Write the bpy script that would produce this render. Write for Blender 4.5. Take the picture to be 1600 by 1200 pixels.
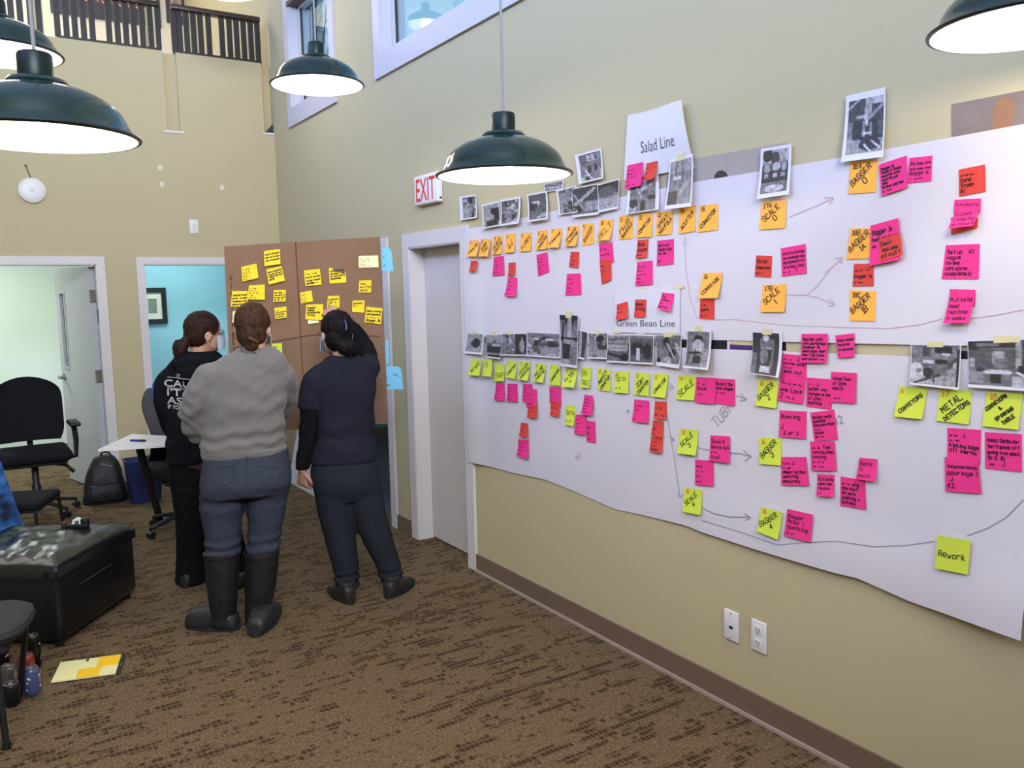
import bpy, bmesh, math, random
import numpy as np
from mathutils import Vector, Matrix, noise as mnoise
from mathutils.bvhtree import BVHTree

for o in list(bpy.data.objects): bpy.data.objects.remove(o)
SC = bpy.context.scene
COL = SC.collection
random.seed(7)

# ------------------------------------------------------------------ camera
FPX, YAW, PITCH, ROLL, CAMH = 1303.6, .567345, .111466, -.021407, 1.72
cy, sy, cp, sp = math.cos(YAW), math.sin(YAW), math.cos(PITCH), math.sin(PITCH)
CF = np.array([sy*cp, cy*cp, -sp]); _r = np.array([cy, -sy, 0.]); _u = np.cross(_r, CF)
CR = math.cos(ROLL)*_r + math.sin(ROLL)*_u
CU = -math.sin(ROLL)*_r + math.cos(ROLL)*_u
CP = np.array([0, 0, CAMH])
cam_d = bpy.data.cameras.new('camera'); cam = bpy.data.objects.new('camera', cam_d); COL.objects.link(cam)
cam_d.sensor_fit = 'HORIZONTAL'; cam_d.sensor_width = 36; cam_d.lens = 36*FPX/1600
cam_d.clip_start = .05
m = Matrix(((CR[0], CU[0], -CF[0], CP[0]), (CR[1], CU[1], -CF[1], CP[1]), (CR[2], CU[2], -CF[2], CP[2]), (0, 0, 0, 1)))
cam.matrix_world = m
SC.camera = cam
W, D = 2.494, 7.987          # right wall plane x = W, back wall plane y = D
ROOMX, ROOMY, CEIL = -2.8, -3.2, 6.2

# ------------------------------------------------------------------ light and exposure
SC.view_settings.view_transform = 'Standard'; SC.view_settings.look = 'None'
SC.view_settings.exposure = 0.0; SC.view_settings.gamma = 1
SC.view_settings.use_curve_mapping = False
try: SC.cycles.use_denoising = True
except Exception: pass
world = bpy.data.worlds.new('sky'); SC.world = world; world.use_nodes = True
bgn = world.node_tree.nodes['Background']; bgn.inputs[0].default_value = (.40, .68, 1.0, 1); bgn.inputs[1].default_value = 1.1

def area(name, loc, target, sx, sz, power, color, spread=180):
    l = bpy.data.lights.new(name, 'AREA'); l.shape = 'RECTANGLE'; l.size = sx; l.size_y = sz; l.energy = power; l.color = color; l.spread = math.radians(spread)
    o = bpy.data.objects.new(name, l); COL.objects.link(o); o.location = loc
    o.rotation_euler = (Vector(target)-Vector(loc)).to_track_quat('-Z', 'Y').to_euler()
    return o
area('added_upper_daylight', (ROOMX+.2, 2.6, 5.1), (W, 2.6, 4.9), 9, 1.5, 235, (.22, .40, 1.0), 100)  # added area lamp for bluish daylight high up; left wall has no opening
area('added_rear_fill', (-1.0, ROOMY+.25, 4.9), (-.5, 6, 4.6), 4, 1.5, 360, (.74, .78, .92), 110)  # added fill lamp that brightens the back wall; no rear window is built
area('office_light', (-.5, D+1.9, 2.62), (-.5, D+1.9, 0), 1.2, .6, 70, (.92, 1.0, .95))
area('office_light', (1.75, D+1.1, 2.62), (1.75, D+1.1, 0), .6, .6, 24, (.92, 1.0, 1.0))
area('office_light', (W+1.6, 6.9, 2.62), (W+1.6, 6.9, 0), .6, .6, 14, (.9, .97, 1.0))
area('balcony_light', (-.6, D+1.8, 6.05), (-.6, D+1.8, 0), 4, 1.5, 100, (1.0, .98, .97))

# ------------------------------------------------------------------ helpers
def ray(px, py): return (px-800)/FPX*CR - (py-600)/FPX*CU + CF
def onx(px, py, x=W):
    d = ray(px, py); return CP + d*(x/d[0])
def ony(px, py, y=D):
    d = ray(px, py); return CP + d*(y/d[1])
def onz(px, py, z=0):
    d = ray(px, py); return CP + d*((z-CAMH)/d[2])

def s2l(c):
    c = c/255.
    return c/12.92 if c <= .04045 else ((c+.055)/1.055)**2.4
def rgb(h): return tuple(s2l(int(h[i:i+2], 16)) for i in (0, 2, 4))
MATS = {}
def mat(name, hexc, rough=.6, metal=0, spec=.5, var=0, scale=20, bump=0, bscale=60, emit=0, coat=0, sheen=0):
    if name in MATS: return MATS[name]
    mt = bpy.data.materials.new(name); mt.use_nodes = True; nt = mt.node_tree; b = nt.nodes['Principled BSDF']
    c = rgb(hexc) if isinstance(hexc, str) else hexc
    b.inputs['Base Color'].default_value = (*c, 1); b.inputs['Roughness'].default_value = rough
    b.inputs['Metallic'].default_value = metal; b.inputs['Specular IOR Level'].default_value = spec
    if coat: b.inputs['Coat Weight'].default_value = coat; b.inputs['Coat Roughness'].default_value = .08
    if sheen: b.inputs['Sheen Weight'].default_value = sheen
    tc = nt.nodes.new('ShaderNodeTexCoord')
    if var:
        n = nt.nodes.new('ShaderNodeTexNoise'); n.inputs['Scale'].default_value = scale; n.inputs['Detail'].default_value = 5
        nt.links.new(tc.outputs['Object'], n.inputs['Vector'])
        r = nt.nodes.new('ShaderNodeMapRange'); r.inputs[1].default_value = .25; r.inputs[2].default_value = .75
        r.inputs[3].default_value = 1-var; r.inputs[4].default_value = 1+var
        nt.links.new(n.outputs['Fac'], r.inputs[0])
        mx = nt.nodes.new('ShaderNodeVectorMath'); mx.operation = 'SCALE'; mx.inputs[0].default_value = c
        nt.links.new(r.outputs[0], mx.inputs['Scale']); nt.links.new(mx.outputs[0], b.inputs['Base Color'])
    if bump:
        n2 = nt.nodes.new('ShaderNodeTexNoise'); n2.inputs['Scale'].default_value = bscale; n2.inputs['Detail'].default_value = 4
        nt.links.new(tc.outputs['Object'], n2.inputs['Vector'])
        bp = nt.nodes.new('ShaderNodeBump'); bp.inputs['Strength'].default_value = bump; bp.inputs['Distance'].default_value = .01
        nt.links.new(n2.outputs['Fac'], bp.inputs['Height']); nt.links.new(bp.outputs[0], b.inputs['Normal'])
    if emit:
        b.inputs['Emission Color'].default_value = (*c, 1); b.inputs['Emission Strength'].default_value = emit
    MATS[name] = mt
    return mt

class MB:
    def __init__(s): s.v = []; s.f = []
    def add(s, verts, faces):
        n = len(s.v); s.v += [tuple(float(q) for q in p) for p in verts]; s.f += [tuple(i+n for i in f) for f in faces]; return s
    def box(s, x0, y0, z0, x1, y1, z1, M=None):
        p = [(x0, y0, z0), (x1, y0, z0), (x1, y1, z0), (x0, y1, z0), (x0, y0, z1), (x1, y0, z1), (x1, y1, z1), (x0, y1, z1)]
        if M is not None: p = [tuple(M @ Vector(q)) for q in p]
        return s.add(p, [(0, 3, 2, 1), (4, 5, 6, 7), (0, 1, 5, 4), (1, 2, 6, 5), (2, 3, 7, 6), (3, 0, 4, 7)])
    def rbox(s, x0, y0, z0, x1, y1, z1, r, M=None, seg=3):
        bm = bmesh.new()
        vs = [bm.verts.new(p) for p in [(x0, y0, z0), (x1, y0, z0), (x1, y1, z0), (x0, y1, z0), (x0, y0, z1), (x1, y0, z1), (x1, y1, z1), (x0, y1, z1)]]
        for f in [(0, 3, 2, 1), (4, 5, 6, 7), (0, 1, 5, 4), (1, 2, 6, 5), (2, 3, 7, 6), (3, 0, 4, 7)]: bm.faces.new([vs[i] for i in f])
        bmesh.ops.bevel(bm, geom=list(bm.edges), offset=r, segments=seg, profile=.5, affect='EDGES')
        bm.verts.index_update()
        p = [v.co.copy() for v in bm.verts]
        if M is not None: p = [M @ q for q in p]
        s.add(p, [tuple(v.index for v in f.verts) for f in bm.faces]); bm.free(); return s
    def rings(s, rings, cap=True):
        n = len(rings[0]); vs = [p for r in rings for p in r]; fs = []
        for i in range(len(rings)-1):
            for j in range(n):
                k = (j+1) % n; fs.append((i*n+j, i*n+k, (i+1)*n+k, (i+1)*n+j))
        if cap: fs.append(tuple(range(n-1, -1, -1))); fs.append(tuple((len(rings)-1)*n+j for j in range(n)))
        return s.add(vs, fs)
    def tube(s, pts, rad, n=10, cap=True, flat=None):
        pts = [Vector(p) for p in pts]
        if not hasattr(rad, '__len__'): rad = [rad]*len(pts)
        up = None; rs = []
        for i, p in enumerate(pts):
            t = (pts[min(i+1, len(pts)-1)]-pts[max(i-1, 0)]).normalized()
            if up is None: up = t.orthogonal().normalized() if flat is None else (Vector(flat)-t*t.dot(Vector(flat))).normalized()
            else: up = (up-t*up.dot(t)).normalized()
            sd = t.cross(up); r = rad[i]; ra, rb = (r if hasattr(r, '__len__') else (r, r))
            rs.append([p+up*(ra*math.cos(a))+sd*(rb*math.sin(a)) for a in [2*math.pi*k/n for k in range(n)]])
        return s.rings(rs, cap)
    def lathe(s, prof, c=(0, 0, 0), n=32, cap=False):
        c = Vector(c)
        rs = [[c+Vector((r*math.cos(a), r*math.sin(a), z)) for a in [2*math.pi*k/n for k in range(n)]] for r, z in prof]
        return s.rings(rs, cap)
    def ball(s, c, rx, ry, rz, M=None, n=16, m=10):
        rs = []
        for i in range(m+1):
            t = math.pi*(i+.02*(i == 0)-.02*(i == m))/m
            rs.append([Vector((rx*math.sin(t)*math.cos(a), ry*math.sin(t)*math.sin(a), -rz*math.cos(t))) for a in [2*math.pi*k/n for k in range(n)]])
        rs = [[(M @ p if M is not None else p)+Vector(c) for p in r] for r in rs]
        return s.rings(rs, True)

def mkmesh(name, v, f, mt, smooth=False):
    me = bpy.data.meshes.new(name); me.from_pydata([tuple(p) for p in v], [], f)
    if mt is not None: me.materials.append(mt)
    if smooth: me.polygons.foreach_set('use_smooth', [True]*len(me.polygons))
    me.update(); return me
def link(name, me, parent=None, loc=None):
    o = bpy.data.objects.new(name, me); COL.objects.link(o)
    if parent is not None: o.parent = parent
    if loc is not None: o.location = loc
    return o
def autosmooth(me, ang=.7):
    bm = bmesh.new(); bm.from_mesh(me)
    bmesh.ops.recalc_face_normals(bm, faces=bm.faces)
    for e in bm.edges:
        if len(e.link_faces) == 2 and e.calc_face_angle(0) > ang: e.smooth = False
    for f in bm.faces: f.smooth = True
    bm.to_mesh(me); bm.free()
BASE = {}
def wl(o):     # accumulated location of the parents of o
    v = Vector(o.location)
    while o.parent: o = o.parent; v += Vector(o.location)
    return v
def build(name, mb, mt, parent=None, loc=None, smooth=True):
    """links a MB whose vertices are in world coordinates; the origin goes to loc (or the parent's)"""
    if parent is not None: o0 = wl(parent)
    else: o0 = Vector(loc) if loc is not None else Vector((0, 0, 0))
    v = [Vector(p)-o0 for p in mb.v]
    me = mkmesh(name, v, mb.f, mt)
    if smooth: autosmooth(me)
    else:
        bm = bmesh.new(); bm.from_mesh(me); bmesh.ops.recalc_face_normals(bm, faces=bm.faces); bm.to_mesh(me); bm.free()
    return link(name, me, parent, o0 if parent is None else None)
def tag(o, label, cat, group=None):
    o['label'] = label; o['category'] = cat
    if group: o['group'] = group
    return o
def empty(name, loc, label, cat, group=None):
    o = bpy.data.objects.new(name, None); COL.objects.link(o); o.location = loc; o.empty_display_size = .1
    return tag(o, label, cat, group)
def struct(o): o['kind'] = 'structure'; return o

# ------------------------------------------------------------------ materials of the setting
M_paint = mat('beige_wall_paint', 'c1b690', .75, spec=.25, bump=.04, bscale=180)
M_trim = mat('white_trim_paint', 'd8d3d0', .45)
M_wtrim = mat('white_window_trim', 'c6c4cb', .45)
M_door = mat('pale_door_paint', 'd4cdc6', .5, var=.02, scale=3)
M_odoor = mat('grey_door_paint', 'b9bcc2', .45)
M_base = mat('brown_rubber_base', '74604f', .6)
M_edge = mat('carpet_edge_strip', 'a8968a', .8)
M_metal = mat('brushed_nickel', '9a9894', .35, .9)
M_dark = mat('black_plastic', '141416', .45)
M_mint = mat('mint_office_paint', 'd3dfd8', .8, spec=.2)
M_blue = mat('blue_office_paint', '93c0ca', .8, spec=.2)
M_teal = mat('teal_office_paint', '4f97a8', .8, spec=.2)
M_ceil = mat('white_ceiling_paint', 'dedede', .8)
M_white = mat('white_plastic', 'e6e4e0', .4)

def carpet(name, c_lo, c_hi, c_dash):
    mt = bpy.data.materials.new(name); mt.use_nodes = True; nt = mt.node_tree; L = nt.links; N = nt.nodes.new
    b = nt.nodes['Principled BSDF']; b.inputs['Roughness'].default_value = .95; b.inputs['Specular IOR Level'].default_value = .1
    tc = N('ShaderNodeTexCoord')
    def mapping(sc):
        mp = N('ShaderNodeMapping'); mp.inputs['Scale'].default_value = sc; L.new(tc.outputs['Object'], mp.inputs[0]); return mp
    def math2(op, a, bb):
        n = N('ShaderNodeMath'); n.operation = op
        for i, q in enumerate((a, bb)):
            if isinstance(q, (int, float)): n.inputs[i].default_value = q
            else: L.new(q, n.inputs[i])
        return n.outputs[0]
    # cells: 42 mm across the rows, 34 mm along them
    mp = mapping((1/.021, 1/.033, 1))
    fl = N('ShaderNodeVectorMath'); fl.operation = 'FLOOR'; L.new(mp.outputs[0], fl.inputs[0])
    wn = N('ShaderNodeTexWhiteNoise'); wn.noise_dimensions = '3D'; L.new(fl.outputs[0], wn.inputs['Vector'])
    mb_ = mapping((6, 15, 1)); bn = N('ShaderNodeTexNoise'); bn.inputs['Scale'].default_value = 1; bn.inputs['Detail'].default_value = 2
    L.new(mb_.outputs[0], bn.inputs['Vector'])
    mc_ = mapping((1.3, 5, 1)); bn2 = N('ShaderNodeTexNoise'); bn2.inputs['Scale'].default_value = 1; bn2.inputs['Detail'].default_value = 1
    L.new(mc_.outputs[0], bn2.inputs['Vector'])
    s = math2('ADD', math2('MULTIPLY', wn.outputs['Value'], .22), math2('ADD', math2('MULTIPLY', bn.outputs['Fac'], 1.3), math2('MULTIPLY', bn2.outputs['Fac'], .5)))
    sy0 = N('ShaderNodeSeparateXYZ'); L.new(fl.outputs[0], sy0.inputs[0])
    par = math2('MULTIPLY', math2('FRACT', math2('MULTIPLY', sy0.outputs[1], .5), 0), .16)
    s = math2('ADD', s, math2('SUBTRACT', par, .045))
    dash = N('ShaderNodeMapRange'); dash.inputs[1].default_value = 1.02; dash.inputs[2].default_value = 1.15; L.new(s, dash.inputs[0])
    # gaps between the dashes
    fr = N('ShaderNodeVectorMath'); fr.operation = 'FRACTION'; L.new(mp.outputs[0], fr.inputs[0])
    sx = N('ShaderNodeSeparateXYZ'); L.new(fr.outputs[0], sx.inputs[0])
    gx = math2('GREATER_THAN', sx.outputs[0], .14); gy = math2('GREATER_THAN', sx.outputs[1], .22)
    dd = math2('MULTIPLY', dash.outputs[0], math2('MULTIPLY', gx, gy))
    mf = mapping((130, 60, 1)); fn = N('ShaderNodeTexNoise'); fn.inputs['Scale'].default_value = 1; fn.inputs['Detail'].default_value = 3
    L.new(mf.outputs[0], fn.inputs['Vector'])
    cr = N('ShaderNodeMix'); cr.data_type = 'RGBA'
    fr2 = N('ShaderNodeMapRange'); fr2.inputs[1].default_value = .3; fr2.inputs[2].default_value = .7; L.new(fn.outputs['Fac'], fr2.inputs[0])
    L.new(fr2.outputs[0], cr.inputs['Factor']); cr.inputs['A'].default_value = (*rgb(c_lo), 1); cr.inputs['B'].default_value = (*rgb(c_hi), 1)
    mx = N('ShaderNodeMix'); mx.data_type = 'RGBA'; L.new(math2('MULTIPLY', dd, .88), mx.inputs['Factor'])
    L.new(cr.outputs['Result'], mx.inputs['A']); mx.inputs['B'].default_value = (*rgb(c_dash), 1)
    L.new(mx.outputs['Result'], b.inputs['Base Color'])
    bp = N('ShaderNodeBump'); bp.inputs['Strength'].default_value = .5; bp.inputs['Distance'].default_value = .004
    L.new(fn.outputs['Fac'], bp.inputs['Height']); L.new(bp.outputs[0], b.inputs['Normal'])
    return mt
M_carpet = carpet('brown_dashed_carpet', '524330', '7d6b52', '392a1b')
M_carpet2 = mat('blue_grey_carpet', '4b5563', .95, var=.35, scale=60)

def glassmat():
    mt = bpy.data.materials.new('window_glass'); mt.use_nodes = True; nt = mt.node_tree
    for n in list(nt.nodes): nt.nodes.remove(n)
    N = nt.nodes.new; o = N('ShaderNodeOutputMaterial'); t = N('ShaderNodeBsdfTransparent'); g = N('ShaderNodeBsdfGlossy'); mx = N('ShaderNodeMixShader')
    t.inputs[0].default_value = (.86, .95, .97, 1); g.inputs['Roughness'].default_value = .02
    lw = N('ShaderNodeLayerWeight'); pw = N('ShaderNodeMath'); pw.operation = 'POWER'; pw.inputs[1].default_value = 4
    nt.links.new(lw.outputs['Facing'], pw.inputs[0])
    ma = N('ShaderNodeMath'); ma.operation = 'MULTIPLY_ADD'; ma.inputs[1].default_value = .8; ma.inputs[2].default_value = .07
    nt.links.new(pw.outputs[0], ma.inputs[0]); nt.links.new(ma.outputs[0], mx.inputs[0]); nt.links.new(t.outputs[0], mx.inputs[1]); nt.links.new(g.outputs[0], mx.inputs[2]); nt.links.new(mx.outputs[0], o.inputs[0])
    return mt
M_glass = glassmat()

# ------------------------------------------------------------------ setting: walls with openings
def wall(name, axis, plane, thick, u0, u1, z0, z1, holes, mt):
    """axis 'x': wall lies in the plane x=plane, u = y; axis 'y': plane y=plane, u = x. thick goes away from the room"""
    us = sorted({u0, u1, *[h[0] for h in holes], *[h[1] for h in holes]}); zs = sorted({z0, z1, *[h[2] for h in holes], *[h[3] for h in holes]})
    def solid(i, j):
        if i < 0 or j < 0 or i >= len(us)-1 or j >= len(zs)-1: return False
        a = (us[i]+us[i+1])/2; c = (zs[j]+zs[j+1])/2
        return not any(h[0] < a < h[1] and h[2] < c < h[3] for h in holes)
    mb = MB()
    def P(u, z, t): return (plane+t, u, z) if axis == 'x' else (u, plane+t, z)
    for i in range(len(us)-1):
        for j in range(len(zs)-1):
            if not solid(i, j): continue
            a, b, c, d = us[i], us[i+1], zs[j], zs[j+1]
            mb.add([P(a, c, 0), P(b, c, 0), P(b, d, 0), P(a, d, 0)], [(0, 1, 2, 3)])
            mb.add([P(a, c, thick), P(b, c, thick), P(b, d, thick), P(a, d, thick)], [(0, 1, 2, 3)])
            if not solid(i-1, j): mb.add([P(a, c, 0), P(a, d, 0), P(a, d, thick), P(a, c, thick)], [(0, 1, 2, 3)])
            if not solid(i+1, j): mb.add([P(b, c, 0), P(b, d, 0), P(b, d, thick), P(b, c, thick)], [(0, 1, 2, 3)])
            if not solid(i, j-1): mb.add([P(a, c, 0), P(b, c, 0), P(b, c, thick), P(a, c, thick)], [(0, 1, 2, 3)])
            if not solid(i, j+1): mb.add([P(a, d, 0), P(b, d, 0), P(b, d, thick), P(a, d, thick)], [(0, 1, 2, 3)])
    me = mkmesh(name, mb.v, mb.f, mt)
    bm = bmesh.new(); bm.from_mesh(me); bmesh.ops.remove_doubles(bm, verts=bm.verts, dist=1e-5); bmesh.ops.recalc_face_normals(bm, faces=bm.faces); bm.to_mesh(me); bm.free()
    return struct(link(name, me))
YB = D+.16                                # far face of the back wall
FZ = 3.855                                # balcony floor
DH = 2.025                                # opening height of the doors
fl = MB().box(ROOMX, ROOMY, -.12, W+.11, D+3.4, 0); struct(build('floor', fl, M_carpet, smooth=False))
fl = MB().box(W+.111, 3.8, -.12, W+3.6, 9.3, 0); struct(build('floor', fl, M_carpet2, smooth=False))
DOOR3 = (4.44, 5.16); DWAY = (5.59, 6.5); WIN1 = (6.45, 7.41, 3.36, 4.25); WIN2 = (3.5, 5.49, 3.36, 4.8)
wall('wall_right', 'x', W, .18, ROOMY, D+4, 0, CEIL, [(DOOR3[0], DOOR3[1], -.01, DH), (DWAY[0], DWAY[1], -.01, DH), WIN1, WIN2], M_paint)
DO1 = (-.15, .901); DO2 = (1.267, 2.2)
SL1 = (1.545, 1.655, 3.19, FZ+.4); SL2 = (2.405, W, 3.24, FZ+.4)
wall('wall_back', 'y', D, .16, ROOMX, W, 0, FZ, [(DO1[0], DO1[1], -.01, DH), (DO2[0], DO2[1], -.01, DH), (SL1[0], SL1[1], SL1[2], FZ+.01), (SL2[0], SL2[1], SL2[2], FZ+.01)], M_paint)
wall('wall_upper', 'y', D+3.4, .15, ROOMX, W, FZ-.25, CEIL, [], mat('pale_upper_paint', 'd9d2bc', .75))
wall('wall_left', 'x', ROOMX, -.15, ROOMY, D+3.4, 0, CEIL, [], M_paint)
wall('wall_rear', 'y', ROOMY, -.15, ROOMX, W, 0, CEIL, [], M_paint)
struct(build('ceiling', MB().box(ROOMX-.15, ROOMY-.15, CEIL, W+.18, D+4, CEIL+.15), M_ceil, smooth=False))
struct(build('floor', MB().box(ROOMX, YB, FZ-.22, W, D+3.4, FZ-.02), M_ceil, smooth=False))
# slot backs
struct(build('trim_1', MB().box(SL1[0]-.004, D+.03, SL1[2], SL1[1]+.004, D+.06, FZ), M_paint, smooth=False))
struct(build('trim_2', MB().box(SL1[0]-.03, D-.008, SL1[2]-.02, SL1[1]+.03, D+.1, SL1[2]), M_trim, smooth=False))
struct(build('trim_3', MB().box(SL2[0], D+.055, SL2[2], W-.001, D+.085, FZ), M_paint, smooth=False))
struct(build('trim_4', MB().box(SL2[0]-.02, D-.008, SL2[2]-.02, W-.001, D+.1, SL2[2]), M_trim, smooth=False))
b = MB(); b.add([(SL2[0]+.012, D+.02, SL2[2]), (W-.002, D+.02, SL2[2]), (W-.002, D+.02, SL2[2]+.085), (SL2[0]+.012, D+.05, SL2[2]), (W-.002, D+.05, SL2[2]), (W-.002, D+.05, SL2[2]+.085)],
       [(0, 1, 2), (5, 4, 3), (0, 3, 4, 1), (1, 4, 5, 2), (2, 5, 3, 0)])
struct(build('trim_5', b, mat('dark_wedge', '3a3c40', .8), smooth=False))  # solid dark triangle at the foot of the corner slot
# posts between the railing sections
for i, (a, c) in enumerate(((1.432, 1.54), (.545, .66))):
    struct(build('trim_%d' % (6+i), MB().box(a+.012, D+.03, FZ-.01, c-.012, D+.12, CEIL if i else FZ+.5), M_paint, smooth=False))
# offices behind the back wall and the room behind the right wall
def room(x0, x1, y0, y1, z1, mt, tag_, skip=''):
    for k, (nm, bx) in enumerate((('left', (x0-.08, y0, 0, x0, y1, z1)), ('right', (x1, y0, 0, x1+.08, y1, z1)), ('far', (x0, y1, 0, x1, y1+.08, z1)), ('near', (x0, y0-.02, 0, x1, y0, z1)))):
        if nm in skip: continue
        struct(build('wall_%s_%s' % (tag_, nm), MB().box(*bx), mt, smooth=False))
    struct(build('ceiling', MB().box(x0, y0, z1, x1, y1, z1+.06), M_ceil, smooth=False))
room(-2.5, 1.12, YB, D+3.3, 2.7, M_mint, 'office', 'near')
room(1.24, 2.46, YB, D+2.0, 2.7, M_blue, 'meeting', 'near')
room(W+.18, W+3.4, 3.9, 9.2, 2.7, M_teal, 'side', 'left')
build_base = lambda nm, *bx: struct(build(nm, MB().box(*bx), M_base, smooth=False))
# baseboards
build_base('baseboard_right', W-.012, ROOMY, .012, W, 4.352, .108)
struct(build('trim_8', MB().box(W-.022, ROOMY, 0, W, 4.352, .014), M_edge, smooth=False))
build_base('baseboard_right', W-.012, 5.262, .0, W, 5.498, .108)
build_base('baseboard_right', W-.012, 6.592, .0, W, D, .108)
build_base('baseboard_back', .963, D-.012, 0, 1.212, D, .108)
build_base('baseboard_back', ROOMX, D-.012, 0, -.215, D, .108)
build_base('baseboard_back', 2.262, D-.012, 0, W, D, .108)
build_base('baseboard_side', W+.18, 9.188, 0, W+3.4, 9.2, .12)

# door frames: casing around an opening plus the jamb lining
def frame(name, axis, plane, u0, u1, h, t=.062, dep=.16):
    mb = MB()
    def bx(ua, ub, za, zb, ta, tb):
        if axis == 'x': mb.box(plane+ta, ua, za, plane+tb, ub, zb)
        else: mb.box(ua, plane+ta, za, ub, plane+tb, zb)
    bx(u0-t, u0+.004, 0, h+t, -.016, .01); bx(u1-.004, u1+t, 0, h+t, -.016, .01); bx(u0+.004, u1-.004, h-.004, h+t, -.016, .01)
    bx(u0, u0+.012, 0, h, -.012, dep); bx(u1-.012, u1, 0, h, -.012, dep); bx(u0, u1, h-.012, h, -.012, dep)
    return struct(build(name, mb, M_trim, smooth=False))
f1 = frame('door_1', 'y', D, DO1[0], DO1[1], DH, .061)
f2 = frame('door_2', 'y', D, DO2[0], DO2[1], DH, .055)
f3 = frame('door_3', 'x', W, DOOR3[0], DOOR3[1], DH, .088, .18)
f4 = frame('door_4', 'x', W, DWAY[0], DWAY[1], DH, .088, .18)
# strike plates and hinges on the frames
build('strike_plate', MB().box(DO2[0]+.012, D+.03, 1.02, DO2[0]+.015, D+.07, 1.16), M_dark, f2, smooth=False)
for z in (.28, 1.72): build('hinge', MB().box(DO2[0]+.012, D+.10, z-.05, DO2[0]+.016, D+.15, z+.05), M_metal, f2, smooth=False)
# closed door in the right wall, with a narrow vision panel
x0 = W+.10
lf = MB(); vp = (4.505, 4.60, 1.22, 1.86)
for a, b_, c, d in ((DOOR3[0]+.014, vp[0], .012, DH-.014), (vp[1], DOOR3[1]-.014, .012, DH-.014), (vp[0], vp[1], .012, vp[2]), (vp[0], vp[1], vp[3], DH-.014)): lf.box(x0, a, c, x0+.045, b_, d)
leaf = struct(build('door_leaf', lf, M_door, f3, smooth=False)); del leaf['kind']
fr = MB()
for a, b_, c, d in ((vp[0]-.012, vp[1]+.012, vp[2]-.02, vp[2]), (vp[0]-.012, vp[1]+.012, vp[3], vp[3]+.012), (vp[0]-.012, vp[0], vp[2], vp[3]), (vp[1], vp[1]+.012, vp[2], vp[3])): fr.box(x0-.006, a, c, x0+.0, b_, d)
build('vision_frame', fr, M_trim, leaf, smooth=False)
build('vision_pane', MB().box(x0+.018, vp[0], vp[2], x0+.024, vp[1], vp[3]), M_glass, leaf, smooth=False)
build('latch_plate', MB().box(x0-.003, 4.455, .985, x0, 4.545, 1.02), M_dark, leaf, smooth=False)
# office door standing open inward (hinged on the right jamb of door_1)
hx, hy = DO1[1]-.014, D+.13
best = min(((abs(((lambda p: 800+FPX*(p @ CR)/(p @ CF))(np.array([hx-.88*math.cos(a), hy+.88*math.sin(a), 2.0])-CP))-91), a) for a in [math.radians(k*.5) for k in range(40, 179)]))[1]
Mo = Matrix.Translation((hx, hy, 0)) @ Matrix.Rotation(math.pi-best, 4, 'Z')
lf = MB(); vq = (.66, .76, 1.1, 1.78)
for a, b_, c, d in ((.0, vq[0], .012, DH-.02), (vq[1], .88, .012, DH-.02), (vq[0], vq[1], .012, vq[2]), (vq[0], vq[1], vq[3], DH-.02)): lf.box(a, -.0, c, b_, .042, d, Mo)
oleaf = build('door_leaf', lf, M_odoor, f1, smooth=False)
fr = MB()
for a, b_, c, d in ((vq[0]-.014, vq[1]+.014, vq[2]-.02, vq[2]), (vq[0]-.014, vq[1]+.014, vq[3], vq[3]+.014), (vq[0]-.014, vq[0], vq[2], vq[3]), (vq[1], vq[1]+.014, vq[2], vq[3])):
    fr.box(a, .042, c, b_, .05, d, Mo); fr.box(a, -.008, c, b_, 0, d, Mo)
build('vision_frame', fr, M_odoor, oleaf, smooth=False)
build('vision_pane', MB().box(vq[0], .018, vq[2], vq[1], .024, vq[3], Mo), mat('dark_glass', '26302f', .1), oleaf, smooth=False)
hd = MB()
for s_ in (-1, 1):
    y_ = .042 if s_ > 0 else 0
    hd.tube([Mo @ Vector((.81, y_, 1.0)), Mo @ Vector((.81, y_+s_*.012, 1.0))], .032, 16)
    hd.tube([Mo @ Vector((.81, y_, 1.0)), Mo @ Vector((.81, y_+s_*.05, 1.0)), Mo @ Vector((.80, y_+s_*.055, 1.0)), Mo @ Vector((.72, y_+s_*.055, .995))], [.012, .012, .013, .01], 10)
build('door_handle', hd, M_metal, oleaf)
for z in (.3, 1.05, 1.75): build('hinge', MB().box(-.012, -.02, z-.055, .012, .05, z+.055, Mo), M_metal, oleaf, smooth=False)
build('latch_plate', MB().box(DO1[1]-.016, D+.03, 1.52, DO1[1]-.013, D+.075, 1.64), M_dark, f1, smooth=False)

# upper windows in the right wall
def window(name, y0, y1, z0, z1):
    mb = MB(); tb, ts = .155, .105
    mb.box(W-.018, y0-ts, z0-tb, W+.0, y1+ts, z0); mb.box(W-.018, y0-ts, z1, W, y1+ts, z1+ts)
    mb.box(W-.018, y0-ts, z0, W, y0, z1); mb.box(W-.018, y1, z0, W, y1+ts, z1)
    o = struct(build(name, mb, M_wtrim, smooth=False))
    sh = MB()
    for (a, b_, c, d, xx0, xx1) in ((y0, y1, z0, z0+.05, .07, .13), (y0, y1, z1-.05, z1, .07, .13), (y0, y0+.05, z0, z1, .07, .13), (y1-.05, y1, z0, z1, .07, .13)): sh.box(W+xx0, a, c, W+xx1, b_, d)
    sh.box(W+.0, y0, z0-.001, W+.18, y1, z0+.012); sh.box(W, y1-.012, z0, W+.18, y1+.001, z1)
    build('window_sash', sh, M_wtrim, o, smooth=False)
    build('dark_edge_strip', MB().box(W+.085, y1-.062, z0+.05, W+.10, y1-.05, z1-.05), M_dark, o, smooth=False)  # narrow black strip along one side of the pane
    build('window_pane', MB().box(W+.095, y0+.05, z0+.05, W+.10, y1-.05, z1-.05), M_glass, o, smooth=False)
    return o
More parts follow.
